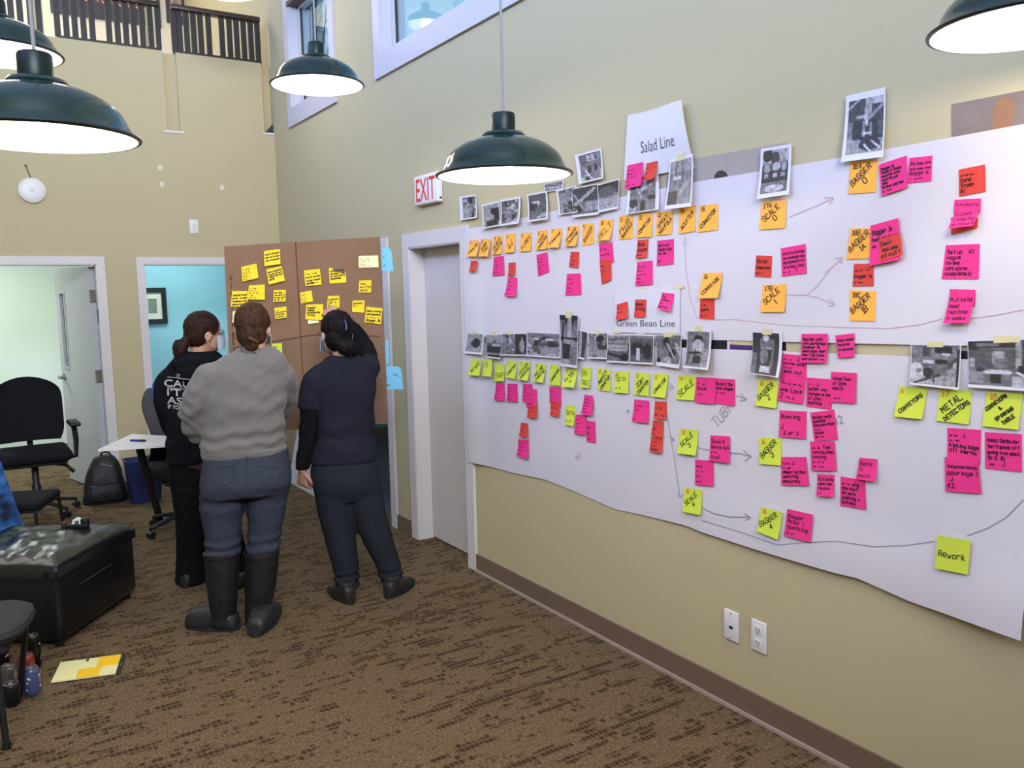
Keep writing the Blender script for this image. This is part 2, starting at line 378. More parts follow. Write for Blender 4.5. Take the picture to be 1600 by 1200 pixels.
w1 = window('window_1', *WIN1); window('window_2', *WIN2)
build('head_jamb', MB().box(W-.02, WIN1[0], WIN1[3]-.035, W+.17, WIN1[1], WIN1[3]+.002), mat('brown_head', '5b4a44', .6), w1, smooth=False)
# bare trees outside the first window
M_bark = mat('grey_bark', '4a4a44', .9, var=.3, scale=30)
def bare_tree(x, y, h, seed, label):
    rnd = random.Random(seed); t = empty('bare_tree', (x, y, 0), label, 'tree', None)
    mb = MB(); mb.tube([(x, y, 0), (x+.03, y, 1.6), (x, y+.03, 3.2)], [.09, .075, .06], 8); build('trunk', mb, M_bark, t)
    mb = MB()
    for k in range(26):
        a = rnd.uniform(0, 6.28); r = rnd.uniform(.2, .95); z = 3.0+rnd.uniform(0, .5); l = rnd.uniform(1.2, h-3)
        p = [(x+math.cos(a)*r*q, y+math.sin(a)*r*q+rnd.uniform(-.03, .03), z+l*q**.8) for q in (0, .3, .6, 1)]
        mb.tube(p, [.022, .015, .010, .004], 5)
        for _ in range(3):
            q = rnd.choice(p[1:3]); a2 = a+rnd.uniform(-1, 1)
            mb.tube([q, (q[0]+math.cos(a2)*.25, q[1]+math.sin(a2)*.25, q[2]+.4), (q[0]+math.cos(a2)*.35, q[1]+math.sin(a2)*.35, q[2]+.8)], [.009, .006, .003], 4)
    o = build('branches', mb, M_bark, t); return t
bare_tree(W+2.6, 14.1, 8.6, 3, 'bare grey tree outside the narrow upper window, in front of the pale post')
bare_tree(W+4.2, 19.2, 9.5, 5, 'bare tree farther off outside the narrow upper window')
t = empty('building_post', (W+3.2, 15.6, 0), 'pale square porch post outside the narrow upper window', 'post')
build('shaft', MB().box(W+3.05, 15.45, 0, W+3.35, 15.75, 9), mat('pale_concrete', 'b9bdb8', .8, var=.08, scale=4), t, smooth=False)
build('base_block', MB().rbox(W+2.95, 15.35, 0, W+3.45, 15.85, .4, .02), mat('pale_concrete', 'b9bdb8', .8), t)

# ------------------------------------------------------------------ balcony railing
M_rail = mat('black_brown_rail', '231d1c', .5); M_cap = mat('dark_wood_cap', '3a2620', .35, var=.2, scale=25)
def railing(pxs, pxe, bal, label):
    X = lambda px: float(ony(px, 60, D)[0])
    a, c = X(pxs), X(pxe)
    t = empty('balcony_railing', ((a+c)/2, D+.05, FZ), label, 'railing', 'balcony railing sections')
    build('bottom_rail', MB().box(a, D+.02, FZ, c, D+.07, FZ+.035), M_rail, t, smooth=False)
    build('handrail', MB().rbox(a, D+.0, FZ+.38, c, D+.09, FZ+.425, .008), M_cap, t)
    me = None
    for px in bal:
        x = X(px)
        if me is None:
            b_ = MB().box(-.022, -.015, 0, .022, .015, .35); me = mkmesh('baluster', b_.v, b_.f, M_rail)
        o = link('baluster', me, t); o.location = Vector((x, D+.045, FZ+.033))-Vector(t.location)
railing(-60, 67, [-52, -38, -24, -10, 5, 21, 35, 51, 64], 'leftmost black railing section on the balcony, mostly behind the hanging lamps')
railing(90, 252, [92, 106, 119.5, 133, 146.5, 172.5, 186, 199, 212, 225, 237.5, 249], 'long black railing section on the balcony in front of the dark sign')
railing(271, 408, [274, 283, 294, 305, 316, 328.5, 349, 361, 372, 383, 394, 404.5], 'right hand black railing section ending beside the right wall')
# sign, picture and doors on the upper wall (balcony level)
YU = D+3.4
pA = ony(80, 22, YU-.03); pB = ony(252, 40, YU-.03)
t = empty('banner_sign', ((pA[0]+pB[0])/2, YU-.02, pB[2]), 'dark wall sign with orange lettering behind the balcony railing', 'sign')
zb = float(pA[2]+pB[2])/2
build('board', MB().box(pA[0], YU-.03, zb, pB[0], YU-.004, zb+.62), mat('charcoal_sign', '33333b', .6), t, smooth=False)
p = ony(268, 30, YU-.03)
t2 = empty('picture_frame', (p[0], YU-.02, p[2]-.1), 'square framed picture beside the sign on the balcony wall', 'picture')
q0, q1 = ony(243, 34, YU), ony(291, 40, YU)
build('frame', MB().box(q0[0]+.13, YU-.035, q1[2], q1[0], YU-.003, q1[2]+.62), mat('dark_sign_frame', '3b3440', .5), t2, smooth=False)
build('print', MB().box(q0[0]+.18, YU-.04, q1[2]+.1, q1[0]-.05, YU-.034, q1[2]+.55), mat('busy_print', 'a8907c', .6, var=.7, scale=14), t2, smooth=False)
q0, q1 = ony(362, 60, YU), ony(409, 60, YU)
o = struct(build('door_5', MB().box(q0[0], YU-.05, FZ, q1[0]+.3, YU-.002, CEIL-.3), M_wtrim, smooth=False))
build('door_panel', MB().box(q0[0]+.12, YU-.062, FZ, q1[0]+.2, YU-.05, CEIL-.45), M_odoor, o, smooth=False)

# ------------------------------------------------------------------ lettering helpers
def text_mesh(s, size=1.0, shear=0, bold=0):
    cu = bpy.data.curves.new('t', 'FONT'); cu.body = s; cu.size = size; cu.shear = shear; cu.offset = bold; cu.resolution_u = 3
    cu.align_x = 'CENTER'; cu.align_y = 'CENTER'
    o = bpy.data.objects.new('t', cu); COL.objects.link(o)
    dg = bpy.context.evaluated_depsgraph_get(); me = bpy.data.meshes.new_from_object(o.evaluated_get(dg))
    v = [tuple(q.co) for q in me.vertices]; f = [tuple(p.vertices) for p in me.polygons]
    bpy.data.objects.remove(o); bpy.data.meshes.remove(me); bpy.data.curves.remove(cu)
    return v, f
def fitted(s, w, h, **k):
    v, f = text_mesh(s, 1, **k); xs = [p[0] for p in v]; ys = [p[1] for p in v]
    sx = w/(max(xs)-min(xs)); sy_ = h/(max(ys)-min(ys)); mx, my = (max(xs)+min(xs))/2, (max(ys)+min(ys))/2
    return [((p[0]-mx)*sx, (p[1]-my)*sy_) for p in v], f
v, f = fitted('TO THE WORLD HOURS', (pB[0]-pA[0])*.93, .16)
build('lettering', MB().add([((pA[0]+pB[0])/2+a, YU-.032, zb+.26+b_) for a, b_ in v], f), mat('orange_lettering', 'e8875a', .6), t, smooth=False)

STROKES = dict(l.split(' ', 1) for l in """A 022842 1434
B 02083847463505 3544433202
C 473818070312 031232 3243
D 02082846442202
E 42020848 0535
F 020848 0535
G 47381807031232434525
H 0208 4248 0545
I 2228
J 4843321203
K 0208 480542
L 080242
M 0208254842
N 02084248
O 183847433212030718
P 02083847463505
Q 183847433212030718 2442
R 02083847463505 2542
S 473818070615354443321203
T 0848 2822
U 080312324348
V 082248
W 0812253248
X 0248 0842
Y 082548 2522
Z 08480242
0 183847433212030718
1 172822 1232
2 07183847460242
3 07183847463525 354443321203
4 32380444
5 480805354443321203
6 38180703123243443505
7 084822
8 183847463515060718 1504031232434435
9 453515060718384742
a 4636160503123243 4642
b 0802 0516364543321203
c 4536160503123243
d 4842 4536160503123243
e 04444536160503123243
f 38282722 1636
g 46413010 4536160503123243
h 0802 0516364542
i 2622 2728
j 262110 2728
k 0802 360442
l 2822
m 0602 05162522 25364542
n 0602 0516364542
o 163645433212030516
p 0600 0516364543321203
q 4640 4536160503123243
r 0602 05163645
s 45361605143443321203
t 28233242 0646
u 0603123243 4642
v 062246
w 0612243246
x 0246 0642
y 0622 4610
z 06460242
- 0545
. 2223
! 2824 2322
& 4206071827160312 3244
? 07183847352423
' 2826
# 1218 3238 0444 0646""".splitlines())
def hand_strokes(s, rnd):
    """polylines (x, y) of a handwritten line; cap height 1"""
    out = []; x = 0
    for ch in s:
        if ch == ' ': x += .55; continue
        if ch == '~':                      # a word nobody could read
            n = rnd.randint(4, 8); pl = [(x+i*.16, rnd.uniform(-.05, .5)) for i in range(n)]; out.append(pl); x += n*.16+.35; continue
        g = STROKES.get(ch) or STROKES.get(ch.upper())
        if g:
            jx, jy, js = rnd.uniform(-.03, .03), rnd.uniform(-.06, .06), rnd.uniform(.9, 1.1)
            for st in g.split():
                out.append([(x+int(st[i])*.14*js+jx+rnd.uniform(-.02, .02), (int(st[i+1])-2)/6*js+jy+rnd.uniform(-.02, .02)) for i in range(0, len(st)-1, 2)])
        narrow = ch in "Il1i.!'jt"
        x += .55 if narrow else .8
    return out, max(x-.2, .3)
def ribbons(polys, width):
    v, f = [], []
    for pl in polys:
        for (a, b_) in zip(pl[:-1], pl[1:]):
            dx, dy = b_[0]-a[0], b_[1]-a[1]; l = math.hypot(dx, dy)
            if l < 1e-6: continue
            ux, uy = dx/l*width*.5, dy/l*width*.5; nx, ny = -uy, ux; n = len(v)
            v += [(a[0]-ux*.6+nx, a[1]-uy*.6+ny), (a[0]-ux*.6-nx, a[1]-uy*.6-ny), (b_[0]+ux*.6-nx, b_[1]+uy*.6-ny), (b_[0]+ux*.6+nx, b_[1]+uy*.6+ny)]
            f.append((n, n+1, n+2, n+3))
    return v, f
def note_writing(lines, ang, rnd, pen, top=.12, bottom=.92, left=.08, right=.94):
    """ribbons in the unit square (u right, v down)"""
    n = len(lines); V, F = [], []
    ca, sa = math.cos(ang), math.sin(ang)
    lh = (bottom-top)/n
    for i, s in enumerate(lines):
        pl, w = hand_strokes(s, rnd)
        if abs(ang) > .3: h = min(.30/n*1.3, .92/w); cx, cyy = .5, (i-(n-1)/2)*min(.27, .80/n)
        else: h = min(lh*.66, (right-left)/w)
        out = []
        for st in pl:
            q = []
            for (x, y) in st:
                if abs(ang) > .3:
                    a, b_ = (x-w/2)*h, -(y-.5)*h+cyy
                    q.append((.5+a*ca+b_*sa, .52-a*sa+b_*ca))
                else:
                    xx = left+x*h; q.append((xx, top+lh*(i+.85)-y*h-(xx-.5)*math.tan(ang)))
            out.append(q)
        v, f = ribbons(out, pen); F += [tuple(k+len(V) for k in ff) for ff in f]; V += v
    return [(min(max(a, .01), .99), min(max(b_, .01), .99)) for a, b_ in V], F

# ------------------------------------------------------------------ paper on the right wall
def interp(tbl, x):
    if x <= tbl[0][0]: return tbl[0][1]
    for (a, p), (b_, q) in zip(tbl[:-1], tbl[1:]):
        if x <= b_: return p+(q-p)*(x-a)/(b_-a)
    return tbl[-1][1]
def edge_table(pts): return sorted((float(onx(*p)[1]), float(onx(*p)[2])) for p in pts)
UT = edge_table([(728, 359), (830, 338), (930, 316), (1085, 285), (1300, 249), (1487, 215), (1640, 187)])
UB = edge_table([(728, 527), (960, 527), (1230, 534), (1400, 538), (1640, 542)])
LT = edge_table([(726, 535), (1000, 540), (1112, 545), (1223, 549), (1390, 555), (1640, 568)])
LB = edge_table([(739, 721), (800, 738), (850, 748), (900, 768), (960, 795), (1000, 803), (1076, 821), (1100, 831), (1200, 862), (1310, 894), (1345, 902), (1429, 939), (1520, 967), (1640, 1003)])
def sstep(a, b_, x):
    t = min(max((x-a)/(b_-a), 0), 1); return t*t*(3-2*t)
def paper_off(y, z):
    o = .007+.003*mnoise.noise(Vector((y*1.7, z*2.3, 0)))+.0012*mnoise.noise(Vector((y*6, z*5, 3)))
    o += .019*sstep(4.15, 4.33, y)
    o += .045*sstep(1.55, 1.05, y)*sstep(1.15, .62, z) + .012*sstep(2.9, 1.9, y)*sstep(.95, .75, z)
    return o
def slab(fn, nu, nv, th):
    """closed thin sheet; fn(u, v) -> (front point, normal)"""
    n = (nu+1)*(nv+1); A, B = [], []
    for j in range(nv+1):
        for i in range(nu+1):
            p, nn = fn(i/nu, j/nv); A.append(Vector(p)); B.append(Vector(p)-Vector(nn)*th)
    f = []
    for j in range(nv):
        for i in range(nu):
            a = j*(nu+1)+i; q = (a, a+1, a+nu+2, a+nu+1); f.append(q); f.append(tuple(k+n for k in reversed(q)))
    rim = [i for i in range(nu+1)]+[j*(nu+1)+nu for j in range(1, nv+1)]+[nv*(nu+1)+i for i in range(nu-1, -1, -1)]+[j*(nu+1) for j in range(nv-1, 0, -1)]
    for a, b_ in zip(rim, rim[1:]+rim[:1]): f.append((b_, a, a+n, b_+n))
    return MB().add(A+B, f)
NW = Vector((-1, 0, 0))
def slabobj(name, fn, nu, nv, th, mt, parent=None, loc=None):
    s = slab(fn, nu, nv, th)
    return build(name, s, mt, parent, loc)
M_paper = mat('white_roll_paper', 'd8d3d6', .75, spec=.25, bump=.05, bscale=9)
def paper(name, T, B, y0, y1, label):
    def fn(u, v):
        y = y1+(y0-y1)*u; z = interp(T, y)*(1-v)+interp(B, y)*v
        return (W-paper_off(y, z), y, z), NW
    o = slabobj(name, fn, 70, 22, .0006, M_paper, None, (W-.006, (y0+y1)/2, interp(B, (y0+y1)/2)))
    return tag(o, label, 'paper')
ya, yb = float(onx(1640, 400)[1]), 4.385
P_up = paper('paper_sheet', UT, UB, ya, yb, 'upper long white roll paper taped to the right wall, carrying the orange notes')
P_lo = paper('paper_sheet', LT, LB, ya, yb, 'lower long white roll paper on the right wall, carrying the lime green notes')
P_up['group'] = P_lo['group'] = 'long paper sheets on the right wall'

M_pen = mat('grey_pen', '98929a', .7); M_penred = mat('faint_red_pen', 'c8a6ae', .7); M_mk = mat('black_marker', '1c1718', .7)
def pen(parent, pts, width=.004, mt=None, name='pen_line'):
    q = [onx(*p) for p in pts]; v2, f = ribbons([[(p[1], p[2]) for p in q]], width)
    return build(name, MB().add([(W-paper_off(a, b_)-.0012, a, b_) for a, b_ in v2], f), mt or M_pen, parent, smooth=False)
def arrow(parent, pts, head, mt=None, width=.004):
    q = [onx(*p) for p in pts]; L = [[(p[1], p[2]) for p in q]]
    h = [onx(*p) for p in head]; L.append([(p[1], p[2]) for p in h])
    v2, f = ribbons(L, width)
    return build('pen_arrow', MB().add([(W-paper_off(a, b_)-.0012, a, b_) for a, b_ in v2], f), mt or M_pen, parent, smooth=False)
arrow(P_up, [(1236, 339), (1265, 327), (1304, 310)], [(1290, 309), (1304, 309), (1298, 320)], M_penred)
arrow(P_up, [(1290, 427), (1305, 415), (1318, 403)], [(1306, 404), (1318, 402), (1316, 412)], M_penred, .003)
arrow(P_up, [(1232, 461), (1262, 461), (1280, 465), (1306, 475)], [(1298, 466), (1307, 476), (1297, 479)], M_penred, .003)
pen(P_up, [(1262, 461), (1278, 448), (1300, 420)], .0025, M_penred)
pen(P_up, [(1072, 372), (1074, 420), (1080, 465), (1090, 494), (1092, 500)], .0025, M_penred)
pen(P_up, [(1069, 384), (1073, 372), (1078, 384)], .0025, M_penred)
pen(P_up, [(1100, 500), (1150, 499), (1230, 508), (1310, 511), (1390, 513), (1440, 507), (1475, 498)], .002, M_penred)
pen(P_up, [(1520, 497), (1560, 492), (1600, 484)], .002, M_penred)
arrow(P_lo, [(1048, 604), (1054, 605)], [(1050, 599), (1055, 606), (1049, 609)])
arrow(P_lo, [(1149, 619), (1157, 619), (1168, 623)], [(1160, 615), (1169, 624), (1158, 626)])
arrow(P_lo, [(1042, 633), (1050, 680), (1057, 720), (1065, 775)], [(1060, 770), (1066, 777), (1069, 772)])
arrow(P_lo, [(1052, 684), (1056, 687)], [(1051, 682), (1057, 687), (1052, 689)])
arrow(P_lo, [(1090, 697), (1098, 701), (1110, 703)], [(1109, 702), (1110, 703)])
arrow(P_lo, [(1142, 707), (1160, 709), (1176, 713)], [(1164, 704), (1176, 713), (1166, 720)], None, .005)
arrow(P_lo, [(1101, 793), (1120, 802), (1145, 807), (1176, 807)], [(1167, 802), (1177, 808), (1169, 812)], None, .005)
pen(P_lo, [(1100, 812), (1160, 830), (1220, 850), (1270, 846), (1310, 844), (1370, 853), (1420, 851), (1462, 845)], .003, M_pen)
pen(P_lo, [(1515, 836), (1545, 825), (1575, 808), (1602, 780)], .003, M_pen)
arrow(P_lo, [(984, 642), (986, 642)], [(981, 639), (986, 642), (982, 645)])
for cx_, cy_, s_, a_, mt_ in ((1131, 647, 'TUBR', .85, M_pen), (905, 712, 'too', .7, M_penred), (929, 634, 'so', -1.2, M_pen), (1312, 657, '#2', .5, M_pen)):
    pl, w_ = hand_strokes(s_, random.Random(5)); c_ = onx(cx_, cy_); sc = .042 if s_ == 'TUBR' else .028
    P2 = [[(c_[1]-((x-w_/2)*math.cos(a_)-(y-.5)*math.sin(a_))*sc, c_[2]+((x-w_/2)*math.sin(a_)+(y-.5)*math.cos(a_))*sc) for x, y in st] for st in pl]
    v2, f2 = ribbons(P2, .004); build('pen_writing', MB().add([(W-paper_off(a, b_)-.0012, a, b_) for a, b_ in v2], f2), mt_, P_lo, smooth=False)

# posters on the wall that the paper covers
def wallquad(name, px, off, th, mt, parent=None, loc=None, nu=2, nv=2):
    q = [onx(*p, W-off) for p in px]
    def fn(u, v): return (q[0]*(1-u)*(1-v)+q[1]*u*(1-v)+q[2]*u*v+q[3]*(1-u)*v), NW
    return slabobj(name, fn, nu, nv, th, mt, parent, loc if loc is not None else (tuple(np.mean(q, 0)) if parent is None else None))
def oval(px, off, parent, mt, name):
    q = [onx(*p, W-off) for p in px]; return build(name, MB().add(q, [tuple(range(len(q)))]), mt, parent, smooth=False)
po1 = wallquad('wall_poster', [(1487, 163), (1640, 133), (1640, 250), (1487, 262)], .0035, .003, mat('grey_wood_print', '83756c', .6, var=.14, scale=9))
tag(po1, 'grey wood grain poster with tan potato, behind upper paper at far right', 'poster')
oval([(1548+6, 222), (1548+2, 200), (1551, 172), (1560, 155), (1573, 149), (1583, 154), (1586, 168), (1583, 190), (1578, 220)], .0042, po1, mat('tan_print', '98704f', .5, var=.12, scale=30), 'printed_potato')
po2 = wallquad('wall_poster', [(1040, 256), (1229, 222), (1229, 330), (1040, 330)], .0035, .003, mat('grey_stone_print', 'a59d94', .6, var=.10, scale=7))
tag(po2, 'grey stone poster with dark round spot, right of the Salad Line sheet', 'poster')
oval([(1115, 281), (1117, 273), (1122, 267), (1129, 266), (1135, 270), (1139, 279), (1136, 290), (1120, 292)], .0042, po2, mat('dark_print', '2c2524', .5), 'printed_spot')
pb = wallquad('wall_poster', [(700, 500), (1220, 522), (1220, 575), (700, 560)], .0022, .002, mat('white_poster', 'cfc9c6', .6))
# keep it away from the door casing
bpy.data.objects.remove(pb)
pb = wallquad('wall_poster', [(1060, 515), (1229, 522), (1229, 575), (1060, 568)], .0025, .002, mat('pale_poster', 'd8d2cf', .6))
tag(pb, 'pale poster with dark and purple bands in the paper gap', 'poster')
wallquad('printed_band', [(1063, 531), (1136, 532), (1136, 547), (1063, 546)], .0031, .0004, mat('black_print', '161217', .6), pb)
wallquad('printed_band', [(1063, 526), (1136, 527), (1136, 532), (1063, 531)], .0031, .0004, mat('peach_print', 'd3b295', .6), pb)
wallquad('printed_label', [(1140, 527), (1180, 529), (1180, 540), (1140, 538)], .0031, .0004, mat('cream_print', 'c9bd8e', .6), pb)
wallquad('printed_label', [(1140, 538), (1180, 540), (1180, 548), (1140, 546)], .0031, .0004, mat('purple_print', '45246e', .6), pb)
wallquad('printed_band', [(1215, 529), (1228.5, 530), (1228.5, 548), (1215, 547)], .0031, .0004, mat('black_print', '161217', .6), pb)
pc = wallquad('wall_poster', [(1496, 545), (1560, 548), (1560, 640), (1496, 640)], .0025, .002, mat('pale_grey_poster', 'aaa6a4', .6))
tag(pc, 'grey poster with a black top band between the two rightmost machine photos', 'poster')
wallquad('printed_band', [(1497, 548), (1559, 550), (1559, 563), (1497, 561)], .0031, .0004, mat('black_print', '161217', .6), pc)

# ------------------------------------------------------------------ sticky notes
CROP = {'a': (6, 700, 280), 'b': (5, 940, 300), 'c': (4, 900, 100), 'd': (5, 1300, 220), 'e': (6.6667, 1390, 440), 'f': (4.2875, 720, 440), 'g': (4.8, 940, 470),
        'h': (5, 1000, 640), 'i': (6, 1150, 500), 'j': (6, 1170, 660), 'k': (6, 1390, 590), 'l': (2.858, 1100, 780), 'p': (1, 0, 0), 'm': (4.571, 1250, 0)}
NM = {'O': (mat('orange_note', 'ffb84d', .7, spec=.2), 'orange'), 'P': (mat('pink_note', 'ec3a88', .7, spec=.2), 'hot pink'), 'R': (mat('red_note', 'd8473d', .7, spec=.2), 'red'),
      'L': (mat('lime_note', 'd3e34c', .7, spec=.2), 'lime green'), 'Y': (mat('yellow_note', 'f8d631', .7, spec=.2), 'yellow')}
M_tan = {'O': mat('brown_pen', '4c3520', .7), 'P': mat('plum_marker', '5a0f33', .7), 'R': mat('dark_red_marker', '4a1113', .7), 'L': mat('olive_marker', '34380f', .7), 'Y': mat('black_marker', '1c1718', .7)}
M_num = mat('orange_pen', 'e0832e', .7)
def note_surface(q, base, lift_dir, plane_pts, fixed=None):
    pass
def wall_note(kind, crop, q, lines, desc, ang=0, layer=0, group=None, pen_w=None, num=None, lift=None):
    s, ox, oy = CROP[crop]; px = [(a/s+ox, b_/s+oy) for a, b_ in q]
    c0 = onx(*np.mean(px, 0)); base = max(paper_off(*onx(*p)[1:]) for p in px+[np.mean(px, 0)])+.0016+.0032*layer
    TL, TR = onx(*px[0], W-base), onx(*px[1], W-base)
    best = None
    for k in range(1, 46):
        d = .001*k
        BL, BR = onx(*px[3], W-base-d), onx(*px[2], W-base-d)
        a, l_, r_ = TR-TL, BL-TL, BR-TR; n = np.linalg.norm
        c1 = abs(a @ l_)/n(a)/n(l_); c2 = abs(a @ r_)/n(a)/n(r_)
        cost = c1*c1+c2*c2+.35*(k/45)**2
        if best is None or cost < best[0]: best = (cost, d)
    d = best[1] if lift is None else lift
    BL, BR = onx(*px[3], W-base-d), onx(*px[2], W-base-d)
    def S(u, v):
        p = TL*(1-u)*(1-v)+TR*u*(1-v)+BR*u*v+BL*(1-u)*v
        t = max(0, (v-.12)/.88); x = W-base-d*t**1.7-.0002
        return np.array([x, p[1], p[2]])
    rnd = random.Random(int(px[0][0]*13+px[0][1]*7))
    o = slabobj('sticky_note', lambda u, v: (S(u, v), NW), 2, 7, .0007, NM[kind][0], None, tuple((TL+TR)/2))
    tag(o, '%s sticky note %s' % (NM[kind][1], desc), 'sticky note', group)
    if lines:
        pw = pen_w or (.036 if abs(ang) > .3 else .027)
        v, f = note_writing(lines, ang, rnd, pw)
        build('handwriting', MB().add([S(a, b_)+np.array([-.0008, 0, 0]) for a, b_ in v], f), M_tan[kind] if abs(ang) > .3 or rnd.random() < .35 else (M_mk if rnd.random() < .6 else M_tan[kind]), o, smooth=False)
    if num:
        pl, w_ = hand_strokes(num, rnd); v, f = ribbons([[(.1+x*.17, .22-y*.15) for x, y in st] for st in pl], .03)
        build('number', MB().add([S(a, b_)+np.array([-.0008, 0, 0]) for a, b_ in v], f), M_num if kind == 'L' else M_tan['O'], o, smooth=False)
    return o
ORD = 'first second third fourth fifth sixth seventh eighth ninth tenth eleventh twelfth thirteenth fourteenth fifteenth'.split()
DG = .72
g = 'orange notes in the long top row'
rows = [('a', [(205, 572), (292, 575), (262, 725), (168, 722)], ['CONVEYOR']), ('a', [(310, 560), (398, 562), (370, 725), (285, 722)], ['DUMP', 'TANK']),
 ('a', [(430, 535), (512, 530), (500, 700), (412, 710)], ['DEBRIS', 'CONVEYOR']), ('a', [(545, 515), (635, 510), (615, 685), (527, 690)], ['~ ~', 'OLD']),
 ('a', [(683, 505), (787, 500), (772, 672), (672, 680)], ['FLUMES']), ('a', [(840, 485), (935, 475), (920, 655), (820, 662)], ['WASH', 'CONVEYOR']),
 ('a', [(965, 468), (1072, 460), (1030, 640), (925, 642)], ['CONVEYOR']), ('a', [(1120, 442), (1228, 435), (1195, 625), (1088, 628)], ['SPINNERS', 'CONVEYOR']),
 ('a', [(1262, 418), (1366, 412), (1364, 610), (1258, 625)], ['SHAKER']), ('a', [(1425, 385), (1553, 372), (1510, 570), (1388, 578)], ['BELT']),
 ('b', [(137, 190), (246, 183), (242, 362), (135, 374)], ['FILLED', 'MANIFOLD']), ('b', [(285, 175), (398, 165), (388, 350), (268, 356)], ['CONVEYOR']),
 ('b', [(430, 155), (556, 148), (548, 328), (422, 340)], ['SPRAY', 'MANIFOLD']), ('b', [(605, 125), (738, 105), (730, 305), (603, 328)], ['ACUTTER']), ('b', [(768, 105), (912, 92), (908, 295), (748, 315)], ['CONVEYOR'])]
for i, (c, q, l) in enumerate(rows):
    wall_note('O', c, q, l, '%s from the left in the long top row of orange notes' % ORD[i], DG, num=str(i+1), group=g)
wall_note('O', 'b', [(1248, 80), (1445, 60), (1432, 280), (1232, 295)], ['SCALE', '0'], 'reading SCALE 0, below a tall machine photo', DG, num='17A')
wall_note('O', 'b', [(790, 632), (942, 630), (905, 828), (752, 830)], ['CONVEYOR'], 'with lifted bottom edge, right of the sheet reading Green Bean Line', DG, layer=1, num='16')
wall_note('O', 'b', [(1258, 725), (1445, 720), (1425, 938), (1238, 938)], ['SCALE', '1'], 'reading SCALE 1', DG, num='17B')
wall_note('O', 'd', [(145, 165), (357, 150), (340, 400), (128, 415)], ['BAGGER', '0'], 'reading BAGGER 0 under the highest photo', DG, num='18A')
wall_note('O', 'd', [(142, 685), (335, 680), (312, 918), (112, 925)], ['BAGGER', '1A'], 'reading BAGGER 1A beside overlapping pink and red notes', DG, num='18B')
wall_note('O', 'p', [(1328, 453), (1369, 455), (1367, 502), (1327, 501)], ['BAGGER', '1B'], 'reading BAGGER 1B', DG, num='18C')
# red notes
U3 = ['~~', '~ ~', '~~']
for c, q, l, d, ly in (
 ('a', [(212, 765), (275, 765), (248, 858), (193, 872)], U3, 'smallest and leftmost, below the first orange note', 0),
 ('a', [(568, 785), (630, 780), (622, 900), (560, 918)], U3, 'below the fourth orange note, overlapping a pink one', 1),
 ('a', [(1150, 680), (1230, 682), (1220, 832), (1132, 820)], U3, 'below the eighth orange note and above a pink one', 0),
 ('a', [(1420, 765), (1525, 745), (1530, 945), (1440, 985)], ['~~', '~ ~', '~~', '~'], 'tilted over the pink note below the tenth orange note', 1),
 ('b', [(282, 375), (366, 370), (350, 510), (265, 520)], ['Belts', 'sagging', '~~'], 'below the twelfth orange note', 0),
 ('b', [(118, 880), (200, 855), (200, 985), (108, 1000)], ['~', '~~', '~'], 'leftmost of two red ones on the sheet reading Green Bean Line', 2),
 ('b', [(262, 840), (350, 840), (340, 980), (252, 978)], ['Beans', 'falling', '~'], 'in the middle of the sheet reading Green Bean Line', 2),
 ('b', [(770, 838), (882, 840), (880, 995), (764, 990)], ['~~', 'worn', '~ ~'], 'tucked below the lifted orange note right of Green Bean Line', 0),
 ('b', [(1208, 495), (1332, 500), (1322, 668), (1195, 660)], ['Salad', 'dispersion', '~~'], 'between the SCALE 0 and SCALE 1 notes', 0),
 ('d', [(990, 225), (1195, 185), (1200, 395), (992, 435)], ['~~~', 'Cans', 'Trash', '#1'], 'dusky and alone at top right under the potato poster', 0),
 ('d', [(365, 768), (530, 720), (550, 890), (375, 945)], ['Seal', 'issues', 'at cuff'], 'reading Seal issues, stuck on a pink note beside BAGGER 1A', 3),
 ('d', [(172, 960), (322, 960), (325, 1135), (160, 1138)], ['~~ ~', 'bagger 1A', '~~'], 'between the BAGGER 1A and BAGGER 1B notes', 0),
 ('c', [(440, 622), (508, 605), (487, 715), (412, 735)], ['~', '~', '~'], 'on the bottom edge of the sheet reading Salad Line', 3),
 ('d', [(930, 600), (1140, 600), (1135, 680), (930, 735)], [], 'peeking out from under the Tubes clogging note', 0),
 ('f', [(448, 815), (510, 820), (505, 915), (443, 910)], ['~~', '~~', '~'], 'hanging from overlapping pinks below the fifth lime note', 2),
 ('f', [(600, 808), (665, 812), (655, 907), (597, 895)], ['~~', '~'], 'hanging from the pink note below the seventh lime note', 1),
 ('f', [(402, 945), (448, 950), (445, 1045), (388, 1035)], ['~', '~~', '~'], 'above the lowest pink note at the left of lower paper', 1),
 ('g', [(400, 752), (488, 757), (480, 893), (388, 882)], ['~~', '~ ~'], 'top of a column of three red notes', 0),
 ('g', [(385, 895), (465, 905), (458, 1025), (368, 1010)], ['~', 'of', '~~'], 'middle of a column of three red notes', 0),
 ('g', [(370, 1020), (460, 1030), (448, 1145), (355, 1130)], ['~ ~', '~~', 'floor'], 'bottom of a column of three red notes', 0)):
    wall_note('R', c, q, l, d, layer=ly, pen_w=.036)
